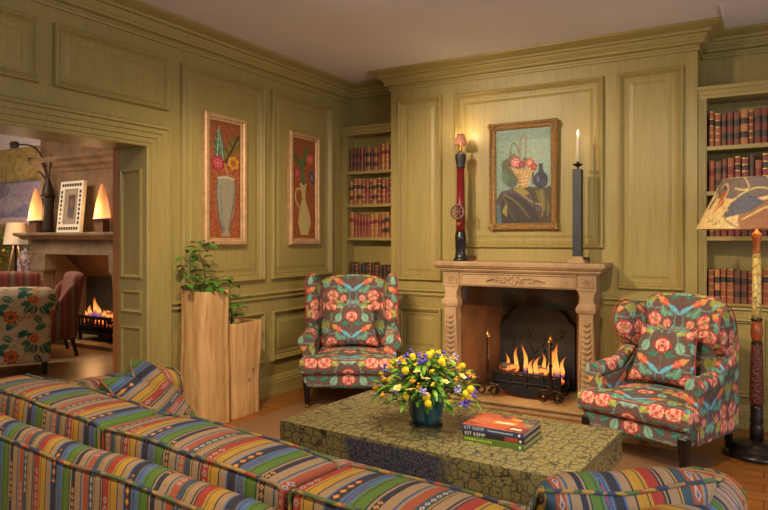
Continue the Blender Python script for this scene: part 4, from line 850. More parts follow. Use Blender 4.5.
# ------------------------------------------------------------------ wing chairs (front = -y)
def loop_tube(pts, r, n=90): return MB().tube([tuple(p) for p in pts], r, 6, True)
def wing_chair(label, loc, rz, wpts, wT, flare_w, leg='turned', roll=.072, rise=.15):
    t = thing('wing_armchair', label, 'armchair', loc, rz, 'floral wing armchairs by the fire')
    # seat rail
    o = obj('seat_rail', rbox((-.385, .385), (-.395, .34), (.165, .30), .035, 110, 100, 22, (0, .006, 0)).xf(lambda p: (p[0] * (1 - .05 * max(0, (.30 - p[2]) / .13)), p[1], p[2])), 'floral', t, smooth=True); paint(o, floral(.02))
    # T-shaped seat cushion
    def tw(p):
        k = min(1, max(0, (p[1] + .30) / .06)); k = k * k * (3 - 2 * k); return (p[0] * (1 - .27 * k), p[1], p[2] + .02 * (1 - (p[0] / .42) ** 2) * (1 - ((p[1] + .08) / .40) ** 2))
    cush = rbox((-.405, .405), (-.43, .26), (.285, .415), .032, 120, 110, 24, (0, .012, .012)).xf(tw)
    o = obj('seat_cushion', cush, 'floral', t, smooth=True); paint(o, floral(-.03))
    pp = MB()
    for z in (.405, .297): pp.tube([tw((x, y, z)) for x, y in smooth_poly([(-.40, .1), (-.40, -.425), (.40, -.425), (.40, .1)], 70, 2, False)], .0045, 6)
    obj('piping', pp, 'piping_red', o, smooth=True)
    # arms: keyhole sections lofted back, rising into the wing
    for s in (-1, 1):
        secs = []; N = 46
        for k in range(48):
            u = k / 47; y = -.27 + .58 * u; zt = .60 + .02 * u + rise * max(0, (u - .45) / .55) ** 1.7; R = roll - .012 * u; xc = .345 + .012 * u; sec = []
            flare = .018 * (1 - u)
            for i in range(N):
                a = -PI * .30 + (2 * PI - PI * .4) * i / (N - 1) - PI * .0; sec.append((xc + R * math.cos(a) + flare, y, zt - R + R * math.sin(a)))
            low = [(xc - .055, .5), (xc - .055, .38), (xc - .055, .18), (xc + .045, .18), (xc + .045, .38)]
            q = resample([(p[0], p[2]) for p in sec] + [(xc - .055 + 0, zt - R * 1.5)] + [(xx, min(zz, zt - R * 1.6)) for xx, zz in low] + [(xc + .05, zt - R * 1.6)], 100)
            e = .006 * (1 - u * 0) if k in (0, 47) else 0
            c0 = np.array([xc, .42]); q = c0 + (q - c0) * (1 - (0.05 if k in (0, 47) else 0)); secs.append([(s * p[0], y + (-.0 if k else -.008), p[1]) for p in q])
        o = obj('arm', MB().loft(secs), 'floral', t, smooth=True); paint(o, floral(.11, .04)); fe = secs[1]
        obj('piping', MB().tube([(p[0], p[1] - .004, p[2]) for p in fe], .004, 6, True), 'piping_red', o, smooth=True)
        fl = pad([(p[0], p[2]) for p in resample([(p[0], p[2]) for p in fe], 100)] if False else [(p[0], p[2]) for p in fe], .010, lambda a, b, h: (a, -.276 - h, b), rings=30, center=(s * .35, .45)); q = obj('arm_front', fl, 'floral', o, smooth=True); paint(q, floral(.11, .04))
    # wings
    wo = smooth_poly(wpts, 150, 3)
    for s in (-1, 1):
        def wm(a, b, h): return (s * (.325 + flare_w * max(0, (.30 - a)) / .28 + h), a + .02, b)
        o = obj('wing', pad(wo, wT, wm, 4, 36), 'floral', t, smooth=True); paint(o, floral(.05))
        obj('piping', MB().tube([wm(a + (-.003 if a < .2 else 0), b, wT * .62) for a, b in wo], .004, 6, True), 'piping_red', o, smooth=True)
    # back
    bo = smooth_poly([(-.30, .30), (-.315, .70), (-.325, .92), (-.30, 1.035), (-.18, 1.068), (0, 1.078), (.18, 1.068), (.30, 1.035), (.325, .92), (.315, .70), (.30, .30)], 200, 3)
    def bm_(a, b, h): return (a, .245 + (b - .4) * .20 - h - .02 * (1 - (a / .33) ** 2), b)
    o = obj('backrest', pad(bo, .062, bm_, 5, 44), 'floral', t, smooth=True); paint(o, floral(-.015))
    bk = rbox((-.36, .36), (.30, .36), (.17, .80), .03, 110, 10, 90).xf(lambda p: (p[0], p[1] + .14 * max(0, p[2] - .3), p[2])); o = obj('outside_back', bk, 'floral', t, smooth=True); paint(o, floral())
    for s in (-1, 1):
        if leg == 'square': L = obj('leg', MB().loft([[(x * w, y * w, z) for x, y in ((-1, -1), (1, -1), (1, 1), (-1, 1))] for w, z in ((.020, .03), (.032, .20), (.030, .235), (.02, .25))]), 'black', t, loc=(s * .345, -.372, 0), bevel=.006); obj('caster', MB().lathe([(.006, -.01), (.015, -.01), (.015, .01), (.006, .01)], (0, 0, .0155), 14, 'x'), 'brass', L, smooth=True)
        else: L = obj('leg', MB().lathe([(.012, .03), (.020, .036), (.023, .08), (.030, .17), (.036, .205), (.030, .215)], seg=14), 'black', t, smooth=True, loc=(s * .345, -.36, 0)); obj('caster', MB().lathe([(.006, -.01), (.015, -.01), (.015, .01), (.006, .01)], (0, 0, .0155), 14, 'x'), 'brass', L, smooth=True)
        L = obj('leg', MB().loft([[(x + dx, y + dy, z) for x, y in ((-.022, -.022), (.022, -.022), (.022, .022), (-.022, .022))] for dx, dy, z in ((0, .05, .03), (0, .02, .12), (0, 0, .22))]), 'black', t, loc=(s * .32, .31, 0), bevel=.004); obj('caster', MB().lathe([(.006, -.01), (.015, -.01), (.015, .01), (.006, .01)], (0, .05, .0155), 14, 'x'), 'brass', L, smooth=True)
    return t
LC = (-3.25, 4.94, .0065); RC = (-.605, 4.755, .0065); LR, RR = math.radians(30), math.radians(-20)
lc_ = wing_chair('floral wing armchair by the left wall, its legs behind the bouquet', LC, LR, [(.055, .60), (.015, .72), (.025, .86), (.0, .98), (.05, 1.085), (.15, 1.10), (.26, 1.04), (.34, .92), (.36, .75), (.32, .56), (.18, .52)], .060, .045)
lc_.scale = (1.04, 1.02, 1.03)
rc_ = wing_chair('floral wing armchair at the right, turned towards the fire beside the floor lamp', RC, RR, [(.19, .66), (.10, .71), (.02, .79), (.0, .90), (.05, .99), (.15, 1.02), (.26, 1.00), (.34, .90), (.36, .72), (.34, .56), (.26, .54)], .062, .025, 'square', .062, .20)
rc_.scale = (.965, .97, .985)
def pillow_mesh(w, h, T, mp, n=80, dent=0.0, corner=.10):
    mb = MB(); idx = {}; vs = []
    def P(i, j, side):
        x, y = 2 * i / n - 1, 2 * j / n - 1; k = 1 - corner * (1 - abs(x) ** 2) * 0; px = x * (1 - corner * (1 - y * y) * abs(x) ** 3); py = y * (1 - corner * (1 - x * x) * abs(y) ** 3)
        th = T * (max(0, (1 - x ** 4)) * max(0, (1 - y ** 4))) ** .55; b = py * h / 2; b -= dent * math.exp(-(px / .42) ** 2) * max(0, py + .1) ** 1.2
        return mp(px * w / 2, b, th * side)
    for side in (1, -1): mb.grid(lambda u, v: P(u * n, v * n, side), n, n)
    rim = [P(i, 0, 0) for i in range(n)] + [P(n, j, 0) for j in range(n)] + [P(n - i, n, 0) for i in range(n)] + [P(0, n - j, 0) for j in range(n)]
    return mb, rim[::4]
def chair_cushion(label, loc, rz):
    t = thing('scatter_cushion', label, 'cushion', loc, rz, 'floral cushions on the wing armchairs'); tl = math.radians(17)
    mp = lambda a, b, h: (a, b * math.sin(tl) - h * math.cos(tl), (b * math.cos(tl) + h * math.sin(tl)) * 1.0)
    mb, rim = pillow_mesh(.45, .41, .062, mp, 90); mb.xf(lambda p: (p[0] * (1.0 - .10 * (p[2]) / .2), p[1], p[2])); o = obj('cover', mb, 'floral', t, smooth=True); paint(o, floral(.20 - .01))
    rim = [(p[0] * (1.0 - .10 * p[2] / .2), p[1], p[2]) for p in rim]; obj('piping', MB().tube(rim, .0045, 6, True), 'piping_red', t, smooth=True)
def local(c, rz, x, y, z): return (c[0] + x * math.cos(rz) - y * math.sin(rz), c[1] + x * math.sin(rz) + y * math.cos(rz), c[2] + z)
chair_cushion('floral square cushion on the left-hand wing armchair, blue bird tails in front', local(LC, LR, .0, .087, .664), LR); chair_cushion('floral square cushion on the right-hand wing armchair beside the lamp', local(RC, RR, -.01, .085, .645), RR)

# ------------------------------------------------------------------ kilim sofa (front = +y)
SO, SR = (-1.645, 1.166, .0065), math.radians(-5.5)
t = thing('sofa', 'large kilim-striped sofa seen from behind in the foreground', 'sofa', SO, SR)
ux = lambda co, nn: np.stack([co[:, 0] + 5, co[:, 1] + co[:, 2]], 1)
uy = lambda co, nn: np.stack([co[:, 1] + 5.06, co[:, 0] + co[:, 2]], 1)
obj('frame', rbox((-1.475, 1.475), (.02, 1.22), (.09, .38), .03, 20, 12, 6), 'stripe', t, smooth=True, uv=ux)
wob = lambda p: (p[0], p[1], p[2] + .007 * math.sin(p[0] * 5.1) + .003 * math.sin(p[0] * 13))
B = obj('backrest', rbox((-1.495, 1.495), (0, .105), (.085, .808), .046, 90, 12, 40, (0, .01, .012)).xf(wob), 'stripe', t, smooth=True, uv=ux)
obj('piping', MB().tube([wob((-1.475 + 2.95 * k / 90, -.001, .785)) for k in range(91)], .0055, 8), 'cord', B, smooth=True)
CB = [(-1.165, -.165), (-.15, .665), (.68, 1.235)]
for k, (x0, x1) in enumerate(CB):
    rr = random.Random(k); ph = rr.uniform(0, 6)
    def cf(p, x0=x0, x1=x1, ph=ph):
        u = (p[0] - x0) / (x1 - x0) * 2 - 1; z = p[2]; hz = max(0, (z - .45) / .42); c_ = max(0, 1 - u * u); return (p[0], p[1] + .016 * c_ * (1 if p[1] > .2 else -.25) - .03 * p[0], z + hz * (.016 * c_ - .016 + .003 * math.sin(p[0] * 13 + ph) + .008 * abs(u) ** 6))
    yb0, yb1 = .112, .318
    C = obj('back_cushion', rbox((x0, x1), (yb0, yb1), (.43, .868), .022, 60, 24, 40, (.006, .016, .016)).xf(cf), 'stripe', t, smooth=True, uv=lambda co, nn, k=k: np.stack([co[:, 0] + 5.03 + .05 * k, co[:, 1] + co[:, 2]], 1))
    pp = MB()
    for yy in (yb0 + .004, yb1 - .004):
        pth = [(x0 + .004, .46), (x0 + .004, .80), (x0 + .004, .864), (x0 + .06, .864), (x1 - .06, .864), (x1 - .004, .864), (x1 - .004, .80), (x1 - .004, .46)]; q = smooth_poly(pth, 110, 2, False); pp.tube([tuple(np.array(cf((a, yy, b))) + np.array([0, -.004 if yy < .2 else .004, .004])) for a, b in q], .005, 8)
    obj('piping', pp, 'cord', C, smooth=True)
for k in range(3):
    x0, x1 = -1.245 + k * .83, -1.245 + (k + 1) * .83 - .006; obj('seat_cushion', rbox((x0, x1), (.11, 1.24), (.385, .47), .03, 20, 20, 6, (0, 0, .02)), 'stripe', t, smooth=True, uv=ux)
for s in (-1, 1):
    x0, x1 = (1.255, 1.495) if s > 0 else (-1.495, -1.255)
    A = obj('arm', rbox((x0, x1), (.11, 1.27), (.085, .725), .085, 16, 70, 40, (.0, .015, .014)), 'stripe', t, smooth=True, uv=uy)
    q = smooth_poly([(x0 + .005, .12), (x0 + .005, .58), (x0 + .02, .715), (x1 - .02, .715), (x1 - .005, .58), (x1 - .005, .12)], 60, 2, False); obj('piping', MB().tube([(a, 1.247, b) for a, b in q], .006, 8), 'cord', A, smooth=True)
    for y in (.08, 1.10): obj('foot', MB().lathe([(.022, 0), (.03, .09)], (s * 1.4, y, 0), 12), 'black', t)
def throw_pillow(label, loc, w, h, T, nrm, up, off, dent, axis, corner=.10):
    t = thing('throw_pillow', label, 'cushion', loc); n = Vector(nrm).normalized(); u = Vector(up); u = (u - n * u.dot(n)).normalized(); r = u.cross(n)
    mp = lambda a, b, d: tuple(r * a + u * b + n * d)
    mb, rim = pillow_mesh(w, h, T, mp, 64, dent, corner); R3 = np.array([r, u])
    o = obj('cover', mb, 'stripe', t, smooth=True, uv=lambda co, nn: np.stack([co @ R3[axis] + off, co @ R3[1 - axis]], 1)); obj('piping', MB().tube(rim, .006, 8, True), 'cord', t, smooth=True)
throw_pillow('kilim-striped pillow with a dented top leaning in the left corner of the sofa', (-2.53, 2.11, .62), .56, .54, .12, (.62, .50, .60), (-.4, -.3, .8), 5.0, .16, 1)
throw_pillow('kilim-striped pillow lying against the right-hand arm of the sofa', (-.40, 1.93, .635), .52, .46, .10, (-.45, .55, .68), (.39, -.48, .78), 5.15, .03, 0)

# ------------------------------------------------------------------ floor lamp
t = thing('floor_lamp', 'tall turned floor lamp with a painted conical shade, right of the armchair', 'lamp', (-.04, 5.02, .0005))
obj('base', MB().lathe([(.20, 0), (.205, .012), (.20, .03), (.17, .042), (.15, .05), (.145, .075), (.06, .085), (.045, .10)], seg=44), 'black', t, smooth=True)
obj('lower_pole', MB().lathe([(.042, .09), (.042, .20), (.036, .21), (.044, .23), (.038, .25), (.04, .32), (.034, .34)], seg=22), 'black', t, smooth=True)
g = G('carved_red_brown_wood'); v = g.co('Object', (1, 1, 1)); f = g.vor(v, 70); g.set(g.mix(f, L4((54, 24, 18)), L4((120, 54, 36))), .45); g.bump(f, .8, .01); M['carved'] = g.m
obj('carved_pole', MB().lathe([(.036, .335), (.044, .36), (.040, .60), (.034, .745), (.028, .75)], seg=22), 'carved', t, smooth=True)
obj('ring', MB().lathe([(.030, .745), (.036, .755), (.028, .765)], seg=20).lathe([(.030, .90), (.038, .91), (.030, .922)], seg=20), 'black', t, smooth=True)
obj('vase_turning', MB().lathe([(.024, .765), (.032, .78), (.038, .83), (.030, .90)], seg=22), m_plain('orange_brown_turning', (150, 70, 34), .35, var=.2), t, smooth=True)
g = G('crackled_cream_lacquer'); v = g.co('Object', (1, 1, .6)); e = g.vor(v, 26, 'DISTANCE_TO_EDGE'); g.set(g.mix(g.ramp(e, [(.02, (1, 1, 1, 1)), (.06, (0, 0, 0, 1))]), L4((206, 178, 104)), L4((110, 84, 40))), .35); M['crackle'] = g.m
obj('upper_pole', MB().lathe([(.030, .92), (.029, 1.0), (.025, 1.36)], seg=22), 'crackle', t, smooth=True)
obj('finial_turning', MB().lathe([(.018, 1.36), (.027, 1.365), (.022, 1.38), (.018, 1.41), (.030, 1.455), (.032, 1.48), (.02, 1.50), (.008, 1.51), (.008, 1.62)], seg=22), m_plain('orange_turned_wood', (206, 112, 46), .35, var=.12), t, smooth=True)
def shade_art():
    R = Ras(2 * PI, 1.0, 90, (226, 194, 132)); R.grain(10, 3); c0 = (222, 186, 122)
    for o in (0, PI, 2 * PI, -PI):
        R.poly([(3.6 + o, .62), (3.2 + o, .98), (5.2 + o, 1.0), (5.6 + o, .75), (4.6 + o, .55)], (122, 104, 96)); R.poly([(4.45 + o, .0), (4.4 + o, .25), (4.9 + o, .55), (5.9 + o, .5), (6.2 + o, .0)], (160, 106, 70)); R.poly([(4.15 + o, .2), (4.2 + o, .5), (4.5 + o, .68), (4.9 + o, .5), (4.55 + o, .30)], (98, 98, 108)); R.ell(5.3 + o, .75, .35, .2, 0, (146, 100, 78)); R.ell(5.7 + o, .86, .25, .14, 0, (60, 72, 104)); R.ell(6.0 + o, .4, .3, .25, 0, (136, 92, 66))
        R.poly([(3.85 + o, .74), (3.95 + o, .74), (4.02 + o, .5), (3.78 + o, .26), (3.84 + o, .45)], (190, 92, 48)); R.ell(3.62 + o, .55, .07, .18, -.3, (84, 84, 90)); R.ell(3.86 + o, .80, .06, .05, 0, (70, 74, 96))
        for P in ([(4.45, .0), (4.05, .2), (4.15, .5), (4.5, .74), (4.9, .80), (5.3, .6), (5.8, .55)], [(4.5, .18), (4.9, .42), (5.1, .40), (5.0, .55)], [(4.4, .98), (4.55, .82), (4.5, .72), (4.2, .78)], [(3.65, .8), (3.8, .9), (3.95, .84), (4.05, .7), (3.75, .24)], [(5.0, 1.0), (5.1, .8), (5.5, .62), (6.1, .7)], [(3.5, .45), (3.62, .72), (3.72, .62), (3.6, .35)]): R.line([(a + o, b_) for a, b_ in P], .035, (222, 190, 120))
        for P in ([(4.42, .02), (4.10, .22), (4.2, .48)], [(3.9, .2), (3.75, .12)]): R.line([(a + o, b_) for a, b_ in P], .014, (50, 40, 36))
        for k in range(16): R.ell(3.9 + .25 * RNG.random() + o, .08 + .5 * RNG.random(), .012, .012, 0, (90, 66, 40))
    R.grain(8, 2); return R
SA = shade_art(); sh = MB().grid(lambda u, v: ((.372 - .165 * v) * math.cos(2 * PI * u), (.372 - .165 * v) * math.sin(2 * PI * u), 1.52 + .34 * v), 220, 60, True)
o = obj('lamp_shade', sh, 'canvas', t, smooth=True); paint(o, lambda co, nn: SA.at(np.arctan2(co[:, 1], co[:, 0]) % (2 * PI), (co[:, 2] - 1.52) / .34, True)); s = o.modifiers.new('s', 'SOLIDIFY'); s.thickness = .003
obj('bulb', MB().ball((0, 0, 1.66), .03, 12, 9), m_emit('lamp_bulb', (255, 200, 130), 4), t, smooth=True)

# ------------------------------------------------------------------ room beyond the doorway
def wallpaper():
    g = G('gold_damask_paper'); v = g.co('Object', (1, 1, 1)); f = g.noise(v, 2.6, 4, .6, 2.0); g.set(g.ramp(f, [(.4, L4((150, 124, 66))), (.52, L4((190, 166, 108))), (.6, L4((164, 138, 78)))]), .8); return g.m
struct('wall_far', mbx(-13.0, -9.32, 6.2, 6.3, 0, 3.25), wallpaper())
struct('wall_far_west', mbx(-13.1, -13.0, -2.6, 6.3, 0, 3.25), wallpaper())
struct('trim_far_crown', MB().sweep([(-9.32, 6.2), (-13.0, 6.2)], [(0, 2.98), (.02, 2.98), (.03, 3.02), (.08, 3.06), (.09, 3.10), (.14, 3.16), (.16, 3.20), (.22, 3.22), (.22, 3.249), (0, 3.249)]), 'ceil')
struct('wall_far_breast', MB().box(-9.32, -8.95, 5.72, 6.3, 0, 3.25).box(-7.45, -4.22, 5.72, 6.3, 0, 3.25).box(-8.95, -7.45, 5.72, 6.3, 1.34, 3.25).sweep([(-4.3, 5.72), (-9.32, 5.72)], [(0, 2.42), (.02, 2.44), (.03, 2.48), (.09, 2.52), (.10, 2.56), (.16, 2.60), (.16, 2.64), (0, 2.66)]), 'stone_far')
FO = (-8.2, 5.719, .0); t = thing('stone_fireplace', 'broad weathered stone fireplace seen through the doorway', 'fireplace', FO); sh_ = lambda p: (p[0] - FO[0], p[1] - FO[1], p[2])
M['wstone'] = m_stone('weathered_stone', (112, 88, 64), (168, 140, 108))
def sandstone(nm, mb, mt='wstone'): return obj(nm, mb.xf(sh_), mt, t, bevel=.008)
sandstone('mantel_shelf', MB().sweep([(-7.0, 5.718), (-7.0, 5.44), (-9.32, 5.44), (-9.32, 5.718)], [(-.15, 1.45), (.0, 1.45), (.03, 1.47), (.04, 1.49), (.09, 1.51), (.09, 1.55), (-.15, 1.55)]).box(-9.3, -7.02, 5.44, 5.718, 1.46, 1.549))
sandstone('lintel', MB().box(-9.25, -7.05, 5.53, 5.718, 1.24, 1.449))
for x0, x1 in ((-9.25, -8.97), (-7.44, -7.05)):
    m = 1 if x0 < -8 else -1; xi = x1 if m > 0 else x0; xo = x0 if m > 0 else x1
    sandstone('corbel', MB().loft([[(xo, y, z), (xi + m * e, y, z), (xi + m * e, 5.717, z), (xo, 5.717, z)] for z, e, y in ((1.239, .06, 5.53), (1.02, .05, 5.53), (.98, .0, 5.54))])); sandstone('jamb', MB().loft([[(xo, y, z), (xi + m * e, y, z), (xi + m * e, 5.717, z), (xo, 5.717, z)] for z, e, y in ((.979, .0, 5.54), (.6, -.02, 5.55), (.0, -.14, 5.55))]))
obj('recess', MB().box(-8.97, -7.43, 6.22, 6.30, 0, 1.34).box(-9.0, -8.96, 5.721, 6.3, 0, 1.34).box(-7.44, -7.40, 5.721, 6.3, 0, 1.34).xf(sh_), 'soot_dark', t); obj('hearth', MB().box(-9.25, -7.0, 5.42, 6.21, .001, .05).xf(sh_), 'wstone', t)
hd = MB().loft([[(-8.96, y, z), (-7.45, y, z), (-7.45, y + .02, z), (-8.96, y + .02, z)] for z, y in ((1.3, 5.78), (1.0, 6.1), (.9, 6.18))]); obj('hood', hd.xf(sh_), 'soot', t)
t = thing('fire_basket', 'black iron fire basket in the far stone fireplace', 'fire basket', (-7.95, 5.80, .0515))
mb = MB()
for k in range(9): mb.box(-.34 + k * .08, -.32 + k * .08, -.17, -.15, .10, .34)
mb.box(-.36, .36, -.175, -.145, .30, .345).box(-.36, .36, -.175, -.145, .09, .13); obj('front_bars', mb, 'iron', t); obj('tray', MB().box(-.35, .35, -.14, .2, .12, .20), 'iron', t)
for x in (-.33, .31): obj('leg', MB().box(x, x + .03, -.17, -.13, 0, .12).box(x, x + .03, .14, .18, 0, .12), 'iron', t)
for x, y, a, L in ((-.1, -.03, .15, .5), (.12, .05, -.2, .45)):
    o = obj('log', MB().tube([(-L / 2, 0, 0), (0, .01, .01), (L / 2, 0, 0)], [.05, .055, .05], 10), 'coal', loc=(-7.95 + x, 5.80 + y, .31 + x * .3 + .0515 - .02), rot=(0, .1, a)); tag(o, 'smouldering log in the iron basket of the far fireplace', 'log', 'logs in the far fireplace')
t = thing('fire', 'blue and orange flames in the far stone fireplace', 'fire', (-8.03, 5.78, .40))
for i, (x, h, w) in enumerate(((-.22, .10, .035), (-.12, .18, .045), (-.02, .30, .05), (.06, .22, .05), (.16, .13, .045), (.27, .08, .04))):
    o = obj('flame', flame(h, w, .02 * (-1) ** i, 20 + i), 'flame', t, smooth=True, loc=(x, -.05, -.04)); paint_flame(o, h, .3)
M['cone'] = shade_glow('glowing_cone_shade', (255, 160, 92), 1.05); M['boxwood'] = m_plain('dark_lamp_block', (96, 66, 42), .6)
def cone_lamp(label, x):
    t = thing('cone_lamp', label, 'lamp', (x, 5.545, 1.5505), 0, 'glowing cone lamps on the far mantel'); obj('block', MB().box(-.085, .085, -.055, .055, 0, .17), 'boxwood', t, bevel=.006)
    obj('lamp_shade', MB().lathe([(.112, .175), (.106, .20), (.078, .40), (.036, .58), (.014, .64), (.002, .65)], seg=28), 'cone', t, smooth=True); obj('trim_ring', MB().lathe([(.113, .172), (.119, .18), (.112, .192)], seg=28), 'wax', t, smooth=True)
cone_lamp('glowing cone lamp at the left end of the far mantel', -9.145); cone_lamp('glowing cone lamp at the right end of the far mantel', -7.64)
t = thing('picture_frame', 'white picture frame with dark beads leaning on the far mantel', 'picture frame', (-8.33, 5.50, 1.5515), 0, None, (-.10, 0, -.05))
W_, H_ = .56, .72
obj('frame', MB().frame(-W_ / 2, W_ / 2, 0, H_, [(0, 0), (0, .05), (.11, .05), (.115, .035)], lambda a, b, d: (a, -d + .05, b)), 'wax', t); beads = [(-.21 + k * .06, z) for k in range(8) for z in (.055, H_ - .055)] + [(x, .135 + k * .062) for k in range(8) for x in (-W_ / 2 + .055, W_ / 2 - .055)]; b0 = None
for x, z in beads:
    if b0 is None: b = b0 = obj('inlay_bead', MB().box(-.020, .020, -.003, .002, -.020, .020), 'black', t)
    else: b = b0.copy(); COL.objects.link(b); b.parent = t
    b.location = (x, 0, z)
obj('mat', MB().box(-W_ / 2 + .11, W_ / 2 - .11, .02, .03, .11, H_ - .11), m_plain('grey_mat', (150, 136, 120), .8), t)
o = obj('picture', MB().grid(lambda u, v: (-.095 + .19 * u, .018, .18 + .36 * v), 20, 36), 'canvas', t); PR = Ras(1, 2, 40, (70, 58, 54)); PR.ell(.5, 1.3, .25, .35, 0, (120, 92, 74)); PR.poly([(.2, 0), (.25, .9), (.75, .9), (.85, 0)], (54, 56, 84)); PR.line([(.03, .03), (.97, .03), (.97, 1.97), (.03, 1.97), (.03, .03)], .1, (176, 130, 60), 1, 0); paint(o, lambda co, nn: PR.at((co[:, 0] + .095) / .19, (co[:, 2] - .18) / .18, False))
t = thing('sculptural_vase', 'slim dark bottle vase on the far mantel beside the left cone lamp', 'vase', (-8.955, 5.61, 1.5505)); obj('body', MB().lathe([(.075, 0), (.08, .05), (.075, .35), (.085, .5), (.075, .62), (.045, .72), (.022, .79), (.026, .82)], seg=20), m_plain('dark_bronze', (52, 38, 30), .45, .3, var=.3), t, smooth=True); obj('collar', MB().lathe([(.088, .50), (.10, .53), (.088, .56)], seg=20), 'iron_brown', t, smooth=True)
t = thing('dried_branch', 'curling dark dried poppy stems in the slim bottle vase', 'branch', (-8.955, 5.61, 2.37)); M['dry'] = m_plain('dried_stem', (48, 42, 34), .8)
for k, (P, hr) in enumerate((([(0, 0, -.1), (-.05, 0, .15), (-.25, 0, .42), (-.5, 0, .50), (-.85, 0, .52)], .075), ([(0, 0, -.1), (-.08, 0, .12), (-.22, 0, .28), (-.42, 0, .27)], .04), ([(0, 0, -.1), (.05, 0, .12), (.08, 0, .3)], 0), ([(0, 0, -.1), (-.12, .0, .02), (-.22, 0, .08)], 0))):
    Q = smooth_poly(P, 24, 2, False); S = obj('stem', MB().tube([tuple(p) for p in Q], .013, 6), 'dry', t, smooth=True)
    if hr:
        hd = MB().ball(tuple(Q[-1]), hr, 9, 6, (1.3, .8, .75))
        for a in range(5): hd.tube([tuple(Q[-1]), tuple(Vector(Q[-1]) + Vector((-.11 - .02 * (a % 2), 0, -.06 + a * .03)) * hr / .075)], [.02, .006], 5)
        obj('seed_head', hd, 'dry', S, smooth=True)
def landscape():
    R = Ras(2.2, 1.0, 60, (176, 164, 178)); R.mask(R.Y > .75, (168, 156, 174)); R.ell(.6, .9, .5, .14, 0, (138, 126, 150)); R.ell(1.7, .82, .4, .12, .1, (170, 150, 170)); R.poly([(0, .5), (.5, .62), (1.1, .52), (1.6, .68), (2.2, .55), (2.2, .4), (0, .4)], (144, 136, 170)); R.poly([(0, .48), (2.2, .46), (2.2, .36), (0, .38)], (214, 180, 180)); R.poly([(0, .37), (2.2, .35), (2.2, 0), (0, 0)], (160, 126, 80)); R.poly([(0, .2), (1, .14), (2.2, .2), (2.2, 0), (0, 0)], (110, 100, 50)); R.grain(12, 2); return R
picture('painting', 'large lilac lake landscape on the far wallpapered wall', 2.0, 1.12, (-10.95, 6.19, 1.30), 0, landscape(), [(0, 0), (0, .03), (.02, .03), (.022, .014)], m_plain('slate_blue_frame', (118, 116, 130), .5), 0, (60, 40))
t = thing('tripod_lamp', 'white-shaded tripod lamp in the far room left of the stone fireplace', 'lamp', (-9.62, 5.52, .0005)); obj('lamp_shade', MB().grid(lambda u, v: ((.165 - .045 * v) * math.cos(2 * PI * u), (.165 - .045 * v) * math.sin(2 * PI * u), 1.38 + .32 * v), 32, 4, True), shade_glow('cream_lamp_shade', (214, 190, 156), .22), t, smooth=True)
obj('stem', MB().tube([(0, 0, .9), (0, 0, 1.5)], .015, 8), 'iron_brown', t); M['wood_dk'] = m_wood('dark_tripod_wood', (70, 40, 20), (112, 70, 38), 1, 2)
for k in range(3): a = k * 2 * PI / 3 + .5; obj('leg', MB().tube([(.03 * math.cos(a), .03 * math.sin(a), 1.36), (.30 * math.cos(a), .30 * math.sin(a), 0)], [.016, .02], 8), 'wood_dk', t, smooth=True)
obj('brace', MB().lathe([(.16, .75), (.17, .76), (.16, .77)], seg=20), 'wood_dk', t)
t = thing('side_table', 'small round dark table beside the tripod lamp in the far room', 'side table', (-10.05, 5.92, .0005)); obj('tabletop', MB().lathe([(.19, .70), (.20, .71), (.20, .725), (.19, .735)], seg=28), 'wood_dk', t); obj('pedestal', MB().lathe([(.16, 0), (.15, .03), (.03, .06), (.025, .70)], seg=20), 'wood_dk', t, smooth=True)
t = thing('ginger_jar', 'white and lilac patterned lidded jar on the small round table', 'jar', (-10.05, 5.92, .736)); g = G('blue_white_glaze'); f = g.vor(g.co(), 16); g.set(g.ramp(f, [(.35, L4((150, 140, 190))), (.5, L4((226, 214, 214)))]), .25); M['jar'] = g.m; obj('body', MB().lathe([(.07, 0), (.09, .03), (.12, .25), (.13, .36), (.09, .44), (.06, .47), (.06, .49)], seg=24), 'jar', t, smooth=True); obj('lid', MB().lathe([(.065, .491), (.075, .50), (.06, .53), (.02, .55), (.02, .57), (.001, .58)], seg=20), 'jar', t, smooth=True)
t = thing('flowering_shrub', 'leafy potted shrub with yellow flowers at the far left', 'plant', (-10.78, 5.62, .0005)); obj('pot', MB().lathe([(.20, 0), (.25, .4), (.26, .42), (.22, .42), (.20, .3)], seg=24), 'boxwood', t, smooth=True); rr = random.Random(9); lf, bl = MB(), MB(); sm = MB()
for k in range(420):
    a, e, r = rr.uniform(0, 6.28), rr.uniform(-.9, 1.5), rr.uniform(.25, .62); p = (r * math.cos(a) * math.cos(e), r * math.sin(a) * math.cos(e) * .6, 1.22 + r * .85 * math.sin(e)); leaf_blade(lf, p, (math.cos(a), math.sin(a), rr.uniform(-.3, 1)), rr.uniform(.07, .15), .05)
    if k % 4 == 0: bl.ball(p, .028, 6, 4)
for k in range(14): a = k * .45; sm.tube([(0, 0, .3), (.3 * math.cos(a), .18 * math.sin(a), 1.25)], .008, 5)
obj('foliage', lf, 'leaf2', t, smooth=True); obj('yellow_flowers', bl, 'yel', t, smooth=True)['kind'] = 'stuff'; obj('stem', sm, 'stem', t)
